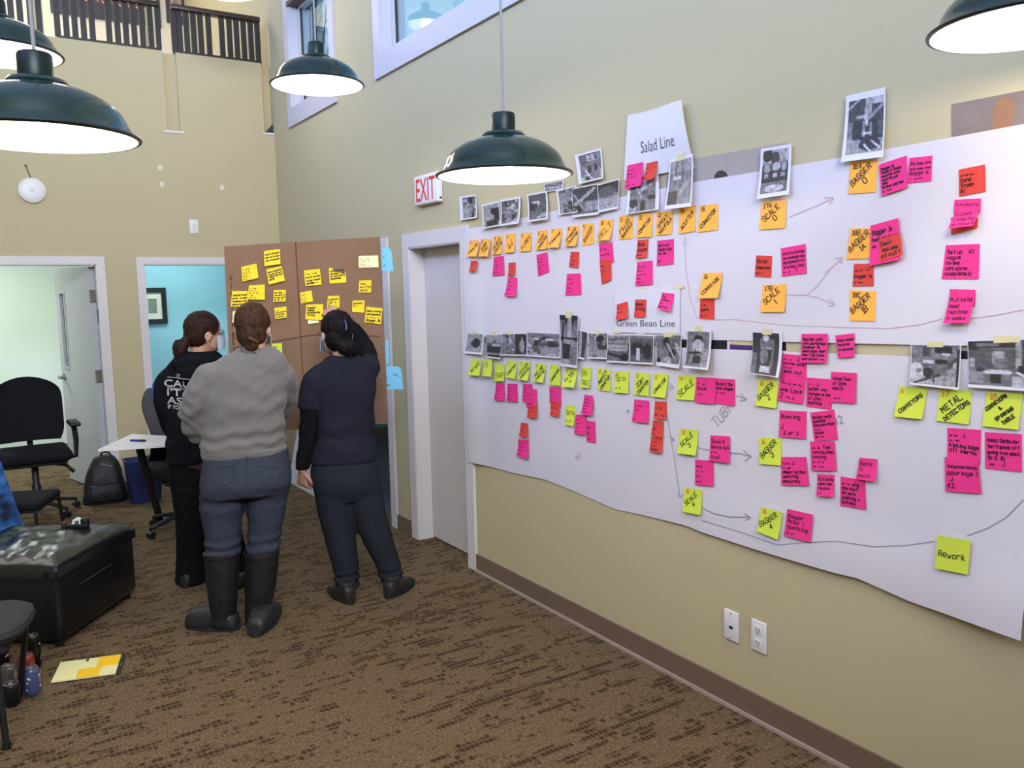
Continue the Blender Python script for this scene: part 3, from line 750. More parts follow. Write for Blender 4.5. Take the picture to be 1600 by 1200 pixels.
# pink notes
U4 = ['~~', '~ ~', '~~', '~~']; U5 = ['~ ~~', '~~ ~', '~ ~ ~', '~~', '~~ ~']
for c, q, l, d, ly in (
 ('a', [(430, 728), (522, 718), (528, 895), (415, 908)], U4, 'below the third orange note', 0),
 ('a', [(560, 925), (648, 922), (628, 1098), (525, 1095)], U4, 'under the small red note below the fourth orange note', 0),
 ('a', [(828, 710), (932, 685), (950, 868), (845, 910)], U5, 'tilted, below the sixth orange note', 0),
 ('a', [(1115, 888), (1243, 883), (1250, 1082), (1098, 1088)], U4, 'left of the Green Bean Line sheet, under a red note', 0),
 ('a', [(1415, 600), (1540, 590), (1555, 780), (1425, 800)], ['~ ~', '~~~', '~~'], 'below the tenth orange note, with a red note over its foot', 0),
 ('b', [(435, 380), (565, 367), (560, 563), (430, 575)], ['Worn out', 'needs bags', 'too low', ' ', '#2'], 'below the thirteenth orange note', 0),
 ('b', [(278, 545), (398, 535), (396, 722), (262, 732)], U5, 'above the sheet reading Green Bean Line', 0),
 ('b', [(472, 785), (568, 795), (530, 935), (430, 908)], ['Hyg', 'broken', 'on', 'machine'], 'with lifted corner on the right of the Green Bean Line sheet', 2),
 ('b', [(1400, 440), (1592, 405), (1600, 635), (1408, 660)], ['Hard to change', 'the settings due', 'equipment on', 'to wrong floor', '~ ~   !'], 'about changing settings, left of the BAGGER 1A note', 0),
 ('c', [(320, 635), (418, 612), (405, 760), (303, 782)], U5, 'on the left bottom corner of the Salad Line sheet', 3),
 ('d', [(365, 185), (583, 115), (590, 365), (385, 432)], ['Bagger 0', 'Punch & Patch', 'machine when', 'need to put', 'time', 'broken paying!', '~ ~~'], 'large, tilted, right of the BAGGER 0 note', 1),
 ('d', [(605, 135), (783, 115), (775, 315), (590, 330)], ['Big bags are', 'only come from', 'Bagger 0', '~ ~~'], 'about big bags, upper right of the BAGGER 0 note', 0),
 ('d', [(300, 663), (517, 603), (535, 928), (292, 978)], ['Bagger 1A', 'Punch and change', '~ ~', ' ', ' '], 'lying over the BAGGER 1A note, under the Seal issues note', 2),
 ('d', [(958, 460), (1163, 450), (1160, 560), (948, 560)], ['clogging', '~ ~~'], 'behind the note reading Tubes clogging', 1),
 ('d', [(960, 540), (1148, 520), (1100, 665), (905, 685)], ['Tubes', 'clogging', 'no airport'], 'reading Tubes clogging, foot curled off wall', 3),
 ('d', [(890, 815), (1155, 805), (1145, 1078), (857, 1078)], ['Set up   #2', 'vague', 'notes', 'not done', 'completely'], 'about setup notes, below Tubes clogging', 0),
 ('e', [(628, 78), (895, 85), (890, 250), (612, 250)], [], 'behind the note reading Pull belts', 0),
 ('e', [(630, 120), (893, 110), (820, 430), (558, 432)], ['Pull belts', 'need', 'replaced', 'in weeks'], 'reading Pull belts need replaced', 2),
 ('f', [(235, 680), (292, 680), (292, 800), (220, 793)], U4, 'first from left under the lime row', 0),
 ('f', [(312, 683), (378, 685), (380, 808), (307, 803)], U4, 'second from left under the lime row', 0),
 ('f', [(415, 685), (480, 688), (478, 810), (410, 802)], U4, 'third from left under the lime row, covered by another pink', 0),
 ('f', [(440, 715), (508, 722), (508, 830), (438, 845)], U3, 'overlapping the third pink under the lime row', 1),
 ('f', [(592, 703), (670, 707), (672, 840), (595, 815)], U4, 'below the seventh lime note with a red one hung on it', 0),
 ('f', [(828, 757), (885, 765), (878, 900), (803, 888)], U5, 'top of a cluster of three pinks below the ninth lime note', 2),
 ('f', [(770, 890), (840, 895), (838, 1030), (758, 1018)], U4, 'lower left of a pink trio beside the dull lime note', 1),
 ('f', [(845, 932), (900, 938), (905, 1080), (842, 1073)], U3, 'lower right of a pink trio below the ninth lime note', 0),
 ('f', [(385, 1055), (455, 1062), (448, 1190), (373, 1165)], U4, 'lowest of all near the left end of the lower paper', 0),
 ('g', [(245, 738), (358, 750), (348, 920), (225, 905)], ['~~~', '~~', ' ', 'J'], 'left of the column of three red notes', 0),
 ('g', [(712, 570), (852, 580), (848, 775), (703, 765)], ['~ ~', 'Scale', '~~', ' '], 'left one of two joined pinks right of the lime SCALE note', 1),
 ('g', [(850, 580), (1000, 590), (1000, 788), (852, 772)], ['Scale 2 too', 'much bagger', '~ ~~', ' ', ' '], 'right one of two joined pinks right of the lime SCALE note', 0),
 ('h', [(550, 200), (702, 210), (695, 420), (540, 398)], ['Scale 3', 'burns out', '~~', 'loud!'], 'left of the long arrow to BAGGER 3', 1),
 ('h', [(430, 390), (572, 400), (572, 600), (428, 585)], U4, 'between the SCALE 3 and SCALE 4 notes', 0),
 ('h', [(1090, 5), (1302, 15), (1295, 230), (1083, 212)], ['Running', ' ', 'J', '(2 or 3)'], 'marked with a down arrow, above right of BAGGER 3', 0),
 ('h', [(1150, 775), (1350, 820), (1330, 1038), (1122, 985)], ['Bagger', 'Motor !', 'Sparking', '~~'], 'right of the BAGGER 4 note', 0),
 ('i', [(615, 130), (860, 128), (848, 405), (600, 398)], ['Smaller unit', 'more poking bags', 'however to', 'send away when', 'new film runs', 'and out of ~~'], 'densely written, hanging in the gap between the papers', 2),
 ('i', [(930, 145), (1110, 123), (1108, 345), (955, 357)], ['Some cases', 'however', 'all employees', '~'], 'smaller, right of the dense one in the gap between papers', 1),
 ('i', [(435, 315), (660, 335), (660, 540), (425, 505)], ['~ ~  J', 'burns only', '~~', 'leak out'], 'below left of the dense one in the paper gap', 0),
 ('i', [(420, 500), (655, 545), (630, 790), (386, 752)], ['~~~~', 'one 1 pair', '2 ~~'], 'touching the right side of the BAGGER 2 note', 1),
 ('i', [(665, 540), (900, 555), (895, 838), (657, 810)], ['~ ~ J', 'better way', 'changes to the', 'of plan', 'machine'], 'in the middle of the cluster right of BAGGER 2', 0),
 ('i', [(893, 485), (1130, 497), (1122, 785), (883, 768)], ['Hinder Door /', 'or open', 'easily', ' ', ' ~~'], 'rightmost of the cluster beside BAGGER 2, about a door', 1),
 ('i', [(695, 868), (920, 840), (955, 1120), (735, 1135)], ['Safety needs', 'possible', 'misunderstood', '~~~', 'always', 'or ~~'], 'tilted, right of the down arrow pink note', 0),
 ('j', [(575, 178), (802, 175), (820, 455), (585, 450)], ['~ ~ Time', 'running when', 'running', '~ J ~', '~ ~~'], 'below the tilted pink note right of BAGGER 3', 1),
 ('j', [(300, 325), (540, 325), (565, 595), (303, 588)], ['~~ J', '~ ~', 'description', 'working', 'securely'], 'touching the lower right of BAGGER 3', 0),
 ('j', [(640, 485), (803, 490), (790, 698), (630, 690)], ['Pull belts', 'need new', 'replace', '~~'], 'small, reading Pull belts in heavy marker', 0),
 ('j', [(860, 505), (1090, 545), (1100, 820), (857, 780)], ['~ ~ slip', 'can hurt', 'on work', 'pushing ~', 'but why'], 'overlapped by the note about beans in seals', 0),
 ('j', [(1035, 330), (1203, 345), (1185, 555), (1003, 530)], ['Beans', 'in', 'seals'], 'reading Beans in seals', 1),
 ('k', [(540, 470), (857, 490), (850, 820), (540, 760)], ['~~  J', '~ ~', 'kicking bags', 'off inertia', ' '], 'about kicking bags, below METAL DETECTORS', 0),
 ('k', [(515, 745), (830, 770), (858, 1090), (522, 1065)], ['inconvenience', 'pourings !', ' J', '#2'], 'lowest on the right, below the kicking bags note', 1),
 ('k', [(892, 510), (1238, 530), (1240, 885), (895, 850)], ['Metal Detector', "isn't gone off", 'going from small', 'to 5 lb', ' ~   J'], 'reading Metal Detector, under the CONVEYORS and SPINNING note', 0)):
    wall_note('P', c, q, l, d, layer=ly)
# lime notes
rows = [('f', [(70, 515), (132, 520), (122, 632), (48, 625)], ['INTAKE']), ('f', [(160, 518), (210, 520), (200, 638), (140, 632)], ['TO', '~']), ('f', [(232, 550), (292, 552), (288, 668), (222, 668)], ['SNAP']),
 ('f', [(312, 525), (375, 535), (362, 655), (300, 640)], ['CONVEYOR']), ('f', [(397, 535), (465, 540), (445, 665), (378, 655)], ['DESTEM', 'CONVEYOR']), ('f', [(500, 545), (568, 555), (548, 678), (482, 668)], ['INCLINE', 'CONVEYOR']),
 ('f', [(598, 555), (668, 562), (665, 698), (592, 690)], ['CONVEYOR']), ('f', [(705, 582), (778, 590), (755, 712), (672, 702)], ['WATER', '~']), ('f', [(808, 570), (875, 578), (858, 713), (795, 708)], ['DRY', 'TABLE']),
 ('f', [(915, 580), (1000, 588), (1003, 738), (918, 725)], ['INSPECT', 'CONVEYOR']), ('g', [(100, 528), (203, 533), (195, 695), (90, 688)], ['Spin', '~~']), ('g', [(250, 535), (358, 548), (352, 715), (243, 705)], ['SORT', 'CONVEYOR']), ('g', [(390, 545), (500, 552), (475, 730), (372, 715)], ['CONVEYOR'])]
for i, (c, q, l) in enumerate(rows):
    wall_note('L', c, q, l, '%s from the left in the lime row under the photos' % ORD[i], 0 if i in (1, 2, 8, 10) else DG, num=None if i in (1, 2) else str(i+1), group='lime notes in the long lower row', layer=1)
wall_note('L', 'f', [(700, 825), (772, 830), (752, 970), (697, 958)], ['Spray', '~~'], 'duller, alone left of a cluster of three pinks', 0)
wall_note('L', 'g', [(570, 555), (710, 568), (692, 748), (557, 738)], ['SCALE'], 'reading SCALE with two joined pinks at its right', DG, num='14')
wall_note('L', 'h', [(315, 150), (455, 160), (432, 360), (288, 340)], ['SCALE', '3'], 'reading SCALE 3, upper end of the drawn branching lines', DG, num='15')
wall_note('L', 'h', [(345, 610), (483, 625), (470, 825), (330, 797)], ['SCALE', '4'], 'reading SCALE 4, left of the lower arrow', DG, num='15')
wall_note('L', 'i', [(210, 560), (395, 570), (375, 830), (178, 800)], ['BAGGER', '2'], 'reading BAGGER 2 below a curled photo', DG, num='16')
wall_note('L', 'j', [(95, 140), (305, 150), (300, 405), (98, 390)], ['BAGGER', '3'], 'reading BAGGER 3 at the point of the long arrow', DG, num='16')
wall_note('L', 'j', [(115, 790), (315, 845), (270, 1100), (73, 1020)], ['BAGGER', '4'], 'reading BAGGER 4, tilted, at the lower arrow point', DG, num='16')
wall_note('L', 'k', [(90, 80), (355, 100), (300, 390), (38, 365)], ['CONVEYORS'], 'reading CONVEYORS, large, below the photo with a round tub', DG, num='6')
wall_note('L', 'k', [(465, 105), (775, 125), (740, 440), (438, 405)], ['METAL', 'DETECTORS'], 'reading METAL DETECTORS', DG, num='17')
wall_note('L', 'k', [(910, 130), (1250, 150), (1205, 490), (866, 455)], ['CONVEYORS', '&', 'SPINNING', 'TABLE'], 'reading CONVEYORS and SPINNING TABLE at far right', DG, num='18')
wall_note('L', 'l', [(1042, 160), (1190, 185), (1178, 338), (1030, 308)], [' ', 'Rework', ' '], 'reading Rework, alone low on the paper', 0)

# ------------------------------------------------------------------ printed photos and sheets
def paint(seed, style, n_u, n_v):
    rnd = random.Random(seed); prim = []
    g0, g1 = rnd.uniform(.10, .4), rnd.uniform(.2, .55)
    if isinstance(style, list): prim = style
    else:
        for k in range(16):
            t = rnd.random(); u, v = rnd.random(), rnd.random(); val = rnd.choice((.04, .06, .1, .2, .35, .55, .75))
            if t < .5: prim.append(('r', u, v, u+rnd.uniform(.06, .4), v+rnd.uniform(.04, .3), val))
            elif t < .75: prim.append(('e', u, v, rnd.uniform(.05, .2), rnd.uniform(.05, .18), val))
            else: prim.append(('l', u, v, u+rnd.uniform(-.6, .6), v+rnd.uniform(-.5, .5), rnd.uniform(.015, .05), rnd.choice((.05, .6, .8))))
    out = []
    for j in range(n_v+1):
        for i in range(n_u+1):
            u, v = i/n_u, j/n_v; c = g0+(g1-g0)*v
            for p in prim:
                if p[0] == 'r':
                    if p[1] <= u <= p[3] and p[2] <= v <= p[4]: c = p[5]
                elif p[0] == 'e':
                    if ((u-p[1])/p[3])**2+((v-p[2])/p[4])**2 <= 1: c = p[5]
                else:
                    dx, dy = p[3]-p[1], p[4]-p[2]; L2 = dx*dx+dy*dy+1e-9; t = min(max(((u-p[1])*dx+(v-p[2])*dy)/L2, 0), 1)
                    if math.hypot(u-p[1]-t*dx, v-p[2]-t*dy) < p[5]: c = p[6]
            c *= 1+.5*mnoise.noise(Vector((u*9, v*9, seed)))+.35*mnoise.noise(Vector((u*23, v*23, seed+5)))
            c = max(c, .0)**1.25*.72
            out.append(min(max(c, .012), .6))
    return out
M_print = bpy.data.materials.new('grey_photo_print'); M_print.use_nodes = True
_n = M_print.node_tree; _a = _n.nodes.new('ShaderNodeAttribute'); _a.attribute_name = 'shade'; _n.nodes['Principled BSDF'].inputs['Roughness'].default_value = .4
_n.links.new(_a.outputs['Color'], _n.nodes['Principled BSDF'].inputs['Base Color'])
M_photo = mat('photo_paper', 'dcdade', .4); M_tape = mat('pale_masking_tape', 'd9cf9c', .7)
def photo(crop, q, desc, border=(.1, .06, .1, .1), style=None, layer=1, curl=.012, seed=0, tape=0, fine=0, over=.0):
    s, ox, oy = CROP[crop]; px = [(a/s+ox, b_/s+oy) for a, b_ in q]
    c0 = onx(*np.mean(px, 0)); base = (max(paper_off(*onx(*p)[1:]) for p in px+[np.mean(px, 0)]) if over == 0 else over)+.0016+.003*layer
    TL, TR = onx(*px[0], W-base), onx(*px[1], W-base); BL, BR = onx(*px[3], W-base-curl), onx(*px[2], W-base-curl)
    def S(u, v):
        p = TL*(1-u)*(1-v)+TR*u*(1-v)+BR*u*v+BL*(1-u)*v
        return np.array([W-base-curl*max(0, (v-.1)/.9)**1.8-.004*math.sin(math.pi*u)*0, p[1], p[2]])
    o = slabobj('photo_print', lambda u, v: (S(u, v), NW), 3, 8, .0007, M_photo, None, tuple((TL+TR)/2))
    tag(o, 'black and white photo print '+desc, 'photo')
    l_, t_, r_, b_ = border; nu, nv = (44, 52) if fine else (20, 24)
    V = [S(l_+(1-l_-r_)*i/nu, t_+(1-t_-b_)*j/nv)+np.array([-.0008, 0, 0]) for j in range(nv+1) for i in range(nu+1)]
    F = [(j*(nu+1)+i, j*(nu+1)+i+1, (j+1)*(nu+1)+i+1, (j+1)*(nu+1)+i) for j in range(nv) for i in range(nu)]
    pr = build('printed_picture', MB().add(V, F), M_print, o, smooth=False)
    ca = pr.data.color_attributes.new('shade', 'FLOAT_COLOR', 'POINT')
    sh = paint(seed, style, nu, nv); ca.data.foreach_set('color', [x for c in sh for x in (c*.98, c*.97, c*1.05, 1)])
    if tape:
        w_ = .16; v_ = []
        for (a, c) in ((.5-w_, -.07), (.5+w_, -.07), (.5+w_, .07), (.5-w_, .07)):
            p = TL*(1-a)+TR*a+(BL-TL)*c; v_.append((W-base-.0016, p[1], p[2]))
        build('tape', MB().add(v_, [(0, 1, 2, 3)]), M_tape, o, smooth=False)
    return o
FB = (.06, .06, .06, .1); NB = (.02, .04, .02, .06)
photo('a', [(100, 165), (262, 140), (270, 362), (112, 388)], 'leftmost, on bare wall above the door corner', (.2, .08, .06, .06), None, 0, .012, 1, over=.004)
photo('a', [(315, 240), (475, 200), (490, 435), (322, 468)], 'left one of a joined pair above the orange notes', (.08, .08, .04, .06), [('r', 0, .0, 1, .3, .45), ('r', .5, .2, 1, .8, .04), ('e', .4, .6, .3, .16, .5), ('r', .2, .75, .9, 1, .06)], 1, .012, 2)
photo('a', [(485, 195), (675, 160), (660, 415), (490, 440)], 'right one of a joined pair above the orange notes', (.06, .08, .08, .08), None, 2, .02, 3)
photo('a', [(735, 145), (925, 108), (930, 375), (745, 402)], 'alone under the lamp rim, above the fifth orange note', (.08, .06, .07, .06), None, 1, .02, 4)
photo('a', [(900, 50), (1085, 10), (1075, 95), (905, 125)], 'small, partly hidden behind the lamp rim', (.04, .04, .06, .1), None, 0, .004, 5, over=.004)
photo('a', [(1010, 110), (1200, 60), (1215, 310), (1035, 335)], 'left of three overlapping ones, above orange notes', (.1, .04, .04, .04), None, 1, .012, 6)
photo('a', [(1160, 90), (1400, 40), (1415, 330), (1165, 360)], 'middle of three overlapping ones, above orange notes', (.02, .03, .02, .08), [('r', .0, 0, 1, .5, .12), ('l', .1, .6, .9, .1, .05, .6), ('r', .5, .55, 1, .9, .45), ('e', .2, .8, .2, .15, .05), ('l', .05, .2, .4, .8, .03, .5)], 2, .01, 7)
photo('p', [(928, 290), (967, 279), (965, 326), (931, 333)], 'right and crumpled one of three overlapping', (.02, .04, .02, .08), [('r', .0, 0, 1, .45, .08), ('r', 0, .55, 1, 1, .5), ('e', .5, .35, .4, .2, .2)], 1, .012, 8)
photo('c', [(-10, 572), (158, 525), (168, 715), (15, 752)], 'high on the bare wall left of the Salad Line sheet', (.14, .06, .05, .06), None, 0, .012, 9, over=.004)
sal = None
photo('c', [(325, 700), (515, 690), (515, 910), (308, 940)], 'below the Salad Line sheet under a red note', (.1, .02, .1, .03), None, 1, .012, 10)
photo('c', [(585, 600), (728, 560), (718, 890), (552, 910)], 'taped over the right foot of the Salad Line sheet', (.06, .06, .05, .08), [('r', 0, 0, 1, .25, .45), ('l', .3, .0, .3, .5, .03, .08), ('l', .6, 0, .6, .5, .03, .08), ('e', .35, .4, .2, .05, .8), ('l', .1, .95, .9, .5, .06, .5), ('r', .0, .7, .4, 1, .07)], 4, .02, 11, tape=1)
photo('c', [(1155, 530), (1345, 500), (1328, 815), (1128, 845)], 'of round machine tubs, above the SCALE 0 note', (.09, .06, .08, .09), [('r', 0, 0, 1, .3, .55), ('e', .2, .12, .2, .15, .06), ('e', .5, .2, .17, .15, .1), ('r', 0, .36, 1, .75, .07), ('e', .2, .42, .13, .1, .5), ('e', .55, .40, .16, .1, .65), ('e', .85, .42, .1, .1, .5), ('r', .1, .55, .25, .65, .5), ('r', .45, .55, .6, .65, .6), ('r', .75, .55, .9, .65, .5), ('r', 0, .78, 1, 1, .25), ('e', .5, .9, .38, .09, .7)], 2, .015, 12, fine=1)
photo('m', [(330, 685), (608, 622), (592, 1120), (292, 1158)], 'highest on wall, a tall machine above BAGGER 0', (.09, .1, .03, .1), [('r', 0, 0, 1, .4, .12), ('l', .0, .15, .3, .0, .02, .6), ('e', .8, .06, .3, .07, .7), ('l', .6, .0, .55, .35, .1, .5), ('l', .62, .36, 1, .15, .03, .5), ('r', .15, .4, 1, .75, .07), ('r', .25, .3, .5, .35, .6), ('r', .42, .42, .52, .7, .4), ('r', .62, .45, .7, .7, .35), ('r', .5, .4, .58, .5, .7), ('r', .45, .62, .7, .66, .7), ('r', 0, .75, .35, 1, .5), ('e', .65, .85, .3, .12, .07), ('l', .5, .85, .7, 1, .02, .8), ('l', .7, .8, .95, .95, .02, .8), ('r', .85, .4, 1, .7, .15)], 1, .015, 13, fine=1, over=.008)
R2 = [('f', [(38, 340), (155, 345), (140, 490), (20, 480)], 'first in the lower row, with dark camera shape', FB, [('r', 0, 0, 1, 1, .5), ('e', .62, .5, .26, .28, .04), ('r', .3, .45, .6, .6, .06), ('l', .0, .9, .4, .6, .02, .1)]),
 ('f', [(168, 350), (278, 350), (262, 520), (165, 508)], 'second in the lower row, with a dark slanted bench', NB, [('r', 0, 0, 1, .35, .5), ('r', .1, .5, 1, .8, .06), ('l', .1, .6, .6, .3, .05, .06), ('r', .4, .4, .9, .5, .6), ('r', .2, .9, 1, 1, .06)]),
 ('f', [(272, 345), (365, 345), (362, 497), (270, 495)], 'third in the lower row', NB, None), ('f', [(360, 345), (440, 345), (440, 497), (360, 497)], 'fourth in the lower row, the darkest', NB, [('r', 0, 0, 1, 1, .08), ('e', .6, .6, .25, .3, .4), ('l', .6, .2, .7, .9, .05, .6)]),
 ('f', [(440, 335), (665, 345), (665, 515), (440, 500)], 'fifth in the lower row, a wide double print', NB, None),
 ('f', [(660, 215), (785, 222), (778, 580), (668, 565)], 'taller than the others in the lower row, two prints high', (.02, .02, .02, .05), [('r', 0, 0, 1, .1, .06), ('e', .55, .1, .25, .12, .05), ('l', .55, .15, .5, .45, .12, .55), ('l', .2, .2, .1, .5, .05, .1), ('r', 0, .46, 1, .5, .05), ('r', .1, .55, .6, .9, .08), ('r', .2, .5, .8, .58, .45), ('r', .55, .65, .95, 1, .3)]),
 ('f', [(785, 320), (850, 335), (825, 522), (755, 512)], 'narrow one leaning just right of the tall print', NB, [('r', 0, 0, 1, 1, .12), ('l', .3, .1, .5, .9, .14, .6)]),
 ('f', [(845, 340), (985, 340), (975, 520), (845, 515)], 'left of the Green Bean Line photos in the lower row', NB, None),
 ('g', [(0, 250), (210, 252), (205, 470), (40, 460)], 'under the left part of the Green Bean Line sheet', NB, [('r', 0, 0, 1, .3, .4), ('r', .1, .35, .9, .6, .5), ('l', 0, .7, .9, .9, .05, .06), ('e', .8, .85, .2, .15, .05), ('l', 0, .2, .9, .1, .02, .06)]),
 ('g', [(205, 250), (390, 255), (385, 478), (212, 470)], 'under the middle of the Green Bean Line sheet', NB, [('r', 0, 0, 1, 1, .2), ('e', .3, .5, .3, .25, .08), ('r', .3, .5, .42, .95, .75), ('e', .75, .6, .2, .3, .06), ('r', 0, 0, 1, .12, .35)]),
 ('g', [(400, 255), (600, 255), (580, 510), (412, 485)], 'under the right part of the Green Bean Line sheet', (.02, .02, .02, .12), None),
 ('g', [(640, 205), (820, 210), (795, 520), (615, 500)], 'of a worker, curled, right of the Green Bean photos', (.02, .08, .07, .05), [('r', 0, 0, 1, 1, .3), ('e', .5, .25, .22, .15, .06), ('e', .5, .42, .26, .2, .6), ('l', .1, .9, .1, .6, .03, .03), ('l', .1, .62, .6, .6, .03, .03), ('l', .35, .9, .4, .5, .03, .03), ('e', .5, .8, .2, .12, .05), ('r', .7, .5, 1, 1, .45)]),
 ('i', [(155, 105), (430, 115), (395, 540), (125, 500)], 'dark and curled, above the BAGGER 2 note', (.01, .03, .09, .02), [('r', 0, 0, 1, 1, .08), ('r', .28, .15, .8, .35, .3), ('e', .5, .12, .12, .08, .75), ('r', .3, .36, .75, .4, .5), ('e', .45, .55, .15, .2, .3), ('r', .35, .8, .75, .95, .75), ('r', .0, .5, .2, 1, .25), ('l', .8, .2, .75, .9, .04, .25)])]
for i, (c, q, d, bd, st) in enumerate(R2):
    photo(c, q, d, bd, st, 1+(i % 2)+(2 if i in (5, 11) else 0), .03 if i in (11, 12) else .012, 20+i, tape=0 if i in (3, 4, 6, 8, 9) else 1, fine=i in (5, 11, 12))
photo('e', [(220, 650), (745, 655), (718, 1128), (205, 1070)], 'with a round white tub, above METAL DETECTORS', (.02, .02, .02, .05), [('r', 0, 0, 1, .3, .35), ('r', .25, .02, .4, .3, .15), ('r', .5, .02, .85, .2, .07), ('r', .65, .2, .8, .26, .75), ('r', .22, .35, .9, .55, .2), ('r', .25, .38, .48, .48, .7), ('r', .52, .35, .75, .48, .06), ('e', .1, .68, .18, .22, .75), ('e', .17, .66, .06, .06, .3), ('e', .36, .7, .1, .14, .05), ('r', .45, .48, .75, .75, .25), ('l', .1, .98, .6, .75, .025, .05), ('l', .45, .6, .5, .95, .02, .1), ('r', .6, .78, .95, 1, .5), ('l', .8, .55, .92, .35, .04, .1), ('e', .93, .5, .05, .08, .7), ('r', .95, .1, 1, 1, .06)], 2, .012, 40, tape=1, fine=1)
photo('p', [(1511.5, 532), (1640, 528), (1640, 614), (1512, 605)], 'at the right edge, boxes beside a striped figure', (.01, .02, .0, .07), [('r', 0, 0, .6, .2, .08), ('r', .1, .05, .4, .12, .3), ('r', .15, .16, .6, .22, .25), ('r', 0, .2, .6, .6, .18), ('r', .02, .4, .08, .6, .5), ('r', .3, .25, .47, .5, .5), ('r', .33, .4, .5, .6, .3), ('r', .6, 0, .66, .6, .5), ('r', .66, .0, .72, .6, .15), ('r', .72, 0, 1, 1, .42), ('e', .86, .45, .06, .08, .08), ('r', .63, .55, .74, .75, .06), ('e', .38, .7, .18, .06, .75), ('r', .28, .75, .42, .95, .05), ('r', .42, .75, .55, .92, .25), ('r', .55, .78, .75, 1, .6), ('l', .62, .7, .95, .98, .02, .8), ('r', .0, .62, .2, .95, .4), ('e', .15, .65, .06, .06, .08)], 2, .008, 41, tape=1, fine=1)

# printed title sheets
def sheet(q, crop, desc, words, wbox, layer, curlfn):
    s, ox, oy = CROP[crop]; px = [(a/s+ox, b_/s+oy) for a, b_ in q]
    c0 = onx(*np.mean(px, 0)); base = .009+.003*layer
    c = [onx(*p, W-base) for p in px]
    def S(u, v):
        p = c[0]*(1-u)*(1-v)+c[1]*u*(1-v)+c[2]*u*v+c[3]*(1-u)*v; dz, dx = curlfn(u, v)
        return np.array([W-base-dx, p[1], p[2]+dz])
    o = slabobj('title_sheet', lambda u, v: (S(u, v), NW), 12, 12, .0007, M_photo, None, tuple((c[0]+c[1])/2))
    tag(o, desc, 'sheet')
    v, f = fitted(words, 1, 1, bold=-.004); u0, v0, u1, v1 = wbox
    build('lettering', MB().add([S(u0+(a+.5)*(u1-u0), v0+(.5-b_)*(v1-v0))+np.array([-.001, 0, 0]) for a, b_ in v], f), mat('printed_ink', '33313a', .6), o, smooth=False)
    return o
sheet([(322, 320), (680, 228), (742, 650), (298, 725)], 'c', 'white printed sheet reading Salad Line, curling off the wall top', 'Salad Line', (.27, .45, .80, .63), 1,
      lambda u, v: (-.012*max(0, math.sin(math.pi*u*1.2))*(1-v)*.5, .02*(1-v)**2*u+.012*math.sin(math.pi*v)*u))
g_ = sheet([(95, 780), (612, 735), (610, 1110), (95, 1095)], 'b', 'white printed sheet reading Green Bean Line with three small notes', 'Green Bean Line', (.05, .70, .94, .85), 1, lambda u, v: (0, .002*math.sin(3*u)))
for k, (a, b_) in enumerate(((.05, 1.0), (.42, 1.0), (.88, 1.0), (.45, .0), (.97, .02))):
    q = [onx(95/5+940, 780/5+300, W-.0135), onx(612/5+940, 735/5+300, W-.0135), onx(610/5+940, 1110/5+300, W-.0135), onx(95/5+940, 1095/5+300, W-.0135)]
    S = lambda u, v: q[0]*(1-u)*(1-v)+q[1]*u*(1-v)+q[2]*u*v+q[3]*(1-u)*v
    build('tape', MB().add([S(a-.06, b_-.03), S(a+.08, b_-.03), S(a+.08, b_+.03), S(a-.06, b_+.03)], [(0, 1, 2, 3)]), M_tape, g_, smooth=False)

# exit sign, outlets, access point, switch
t = empty('exit_sign', (W, 4.9, 2.29), 'white wall sign with red EXIT letters above the closed door', 'sign')
ex = [onx(645, 275, W-.11), onx(645, 322, W-.11)]
# a box standing off the wall: face turned toward the camera side
p0 = onx(692, 268, W-.004); p1 = onx(691, 313, W-.004)
y1e = float(onx(646, 280, W-.038)[1]); y0e = float(onx(683, 275, W-.038)[1]); z0e = float(onx(660, 320, W-.038)[2]); z1e = float(onx(660, 273, W-.038)[2])
build('body', MB().rbox(W-.034, y0e, z0e, W-.001, y1e, z1e, .006), M_white, t)
build('face_plate', MB().rbox(W-.038, y0e+.006, z0e+.006, W-.033, y1e-.006, z1e-.006, .003), mat('sign_face', 'f1e9e4', .4), t)
v, f = fitted('EXIT', (y1e-y0e)*.80, (z1e-z0e)*.76, bold=.006)
build('lettering', MB().add([(W-.0392, (y0e+y1e)/2-a, (z0e+z1e)/2+b_) for a, b_ in v], f), mat('exit_red', 'e0372c', .5), t, smooth=False)
build('indicator', MB().box(W-.025, y0e-.002, z0e+.02, W-.01, y0e, z0e+.03), M_dark, t, smooth=False)
def plate(cy, cz, label, kind, h=.125, w=.076):
    t = empty('wall_plate', (W, cy, cz-h/2), label, 'outlet')
    build('cover', MB().rbox(W-.008, cy-w/2, cz-h/2, W-.0005, cy+w/2, cz+h/2, .003), M_white, t)
    if kind == 'data':
        build('jack', MB().box(W-.0095, cy-.011, cz-.012, W-.0075, cy+.008, cz-.002), M_dark, t, smooth=False)
        for s_ in (-1, 1): build('screw', MB().tube([(W-.0095, cy, cz+s_*.05), (W-.0075, cy, cz+s_*.05)], .003, 8), M_metal, t)
    else:
        for s_ in (-1, 1):
            r = build('receptacle', MB().rbox(W-.0105, cy-.017, cz+s_*.027-.016, W-.0075, cy+.017, cz+s_*.027+.016, .0015), M_white, t)
            sl = MB()
            for dy in (-.007, .007): sl.box(W-.0112, cy+dy-.0014, cz+s_*.027-.002, W-.0103, cy+dy+.0014, cz+s_*.027+.008)
            sl.box(W-.0112, cy-.0025, cz+s_*.027-.010, W-.0103, cy+.0025, cz+s_*.027-.006); build('slots', sl, M_dark, r, smooth=False)
    return t
plate(float(onx(1144, 977)[1]), float(onx(1144, 977)[2]), 'white wall plate with a small black data jack, left of the power outlet', 'data')
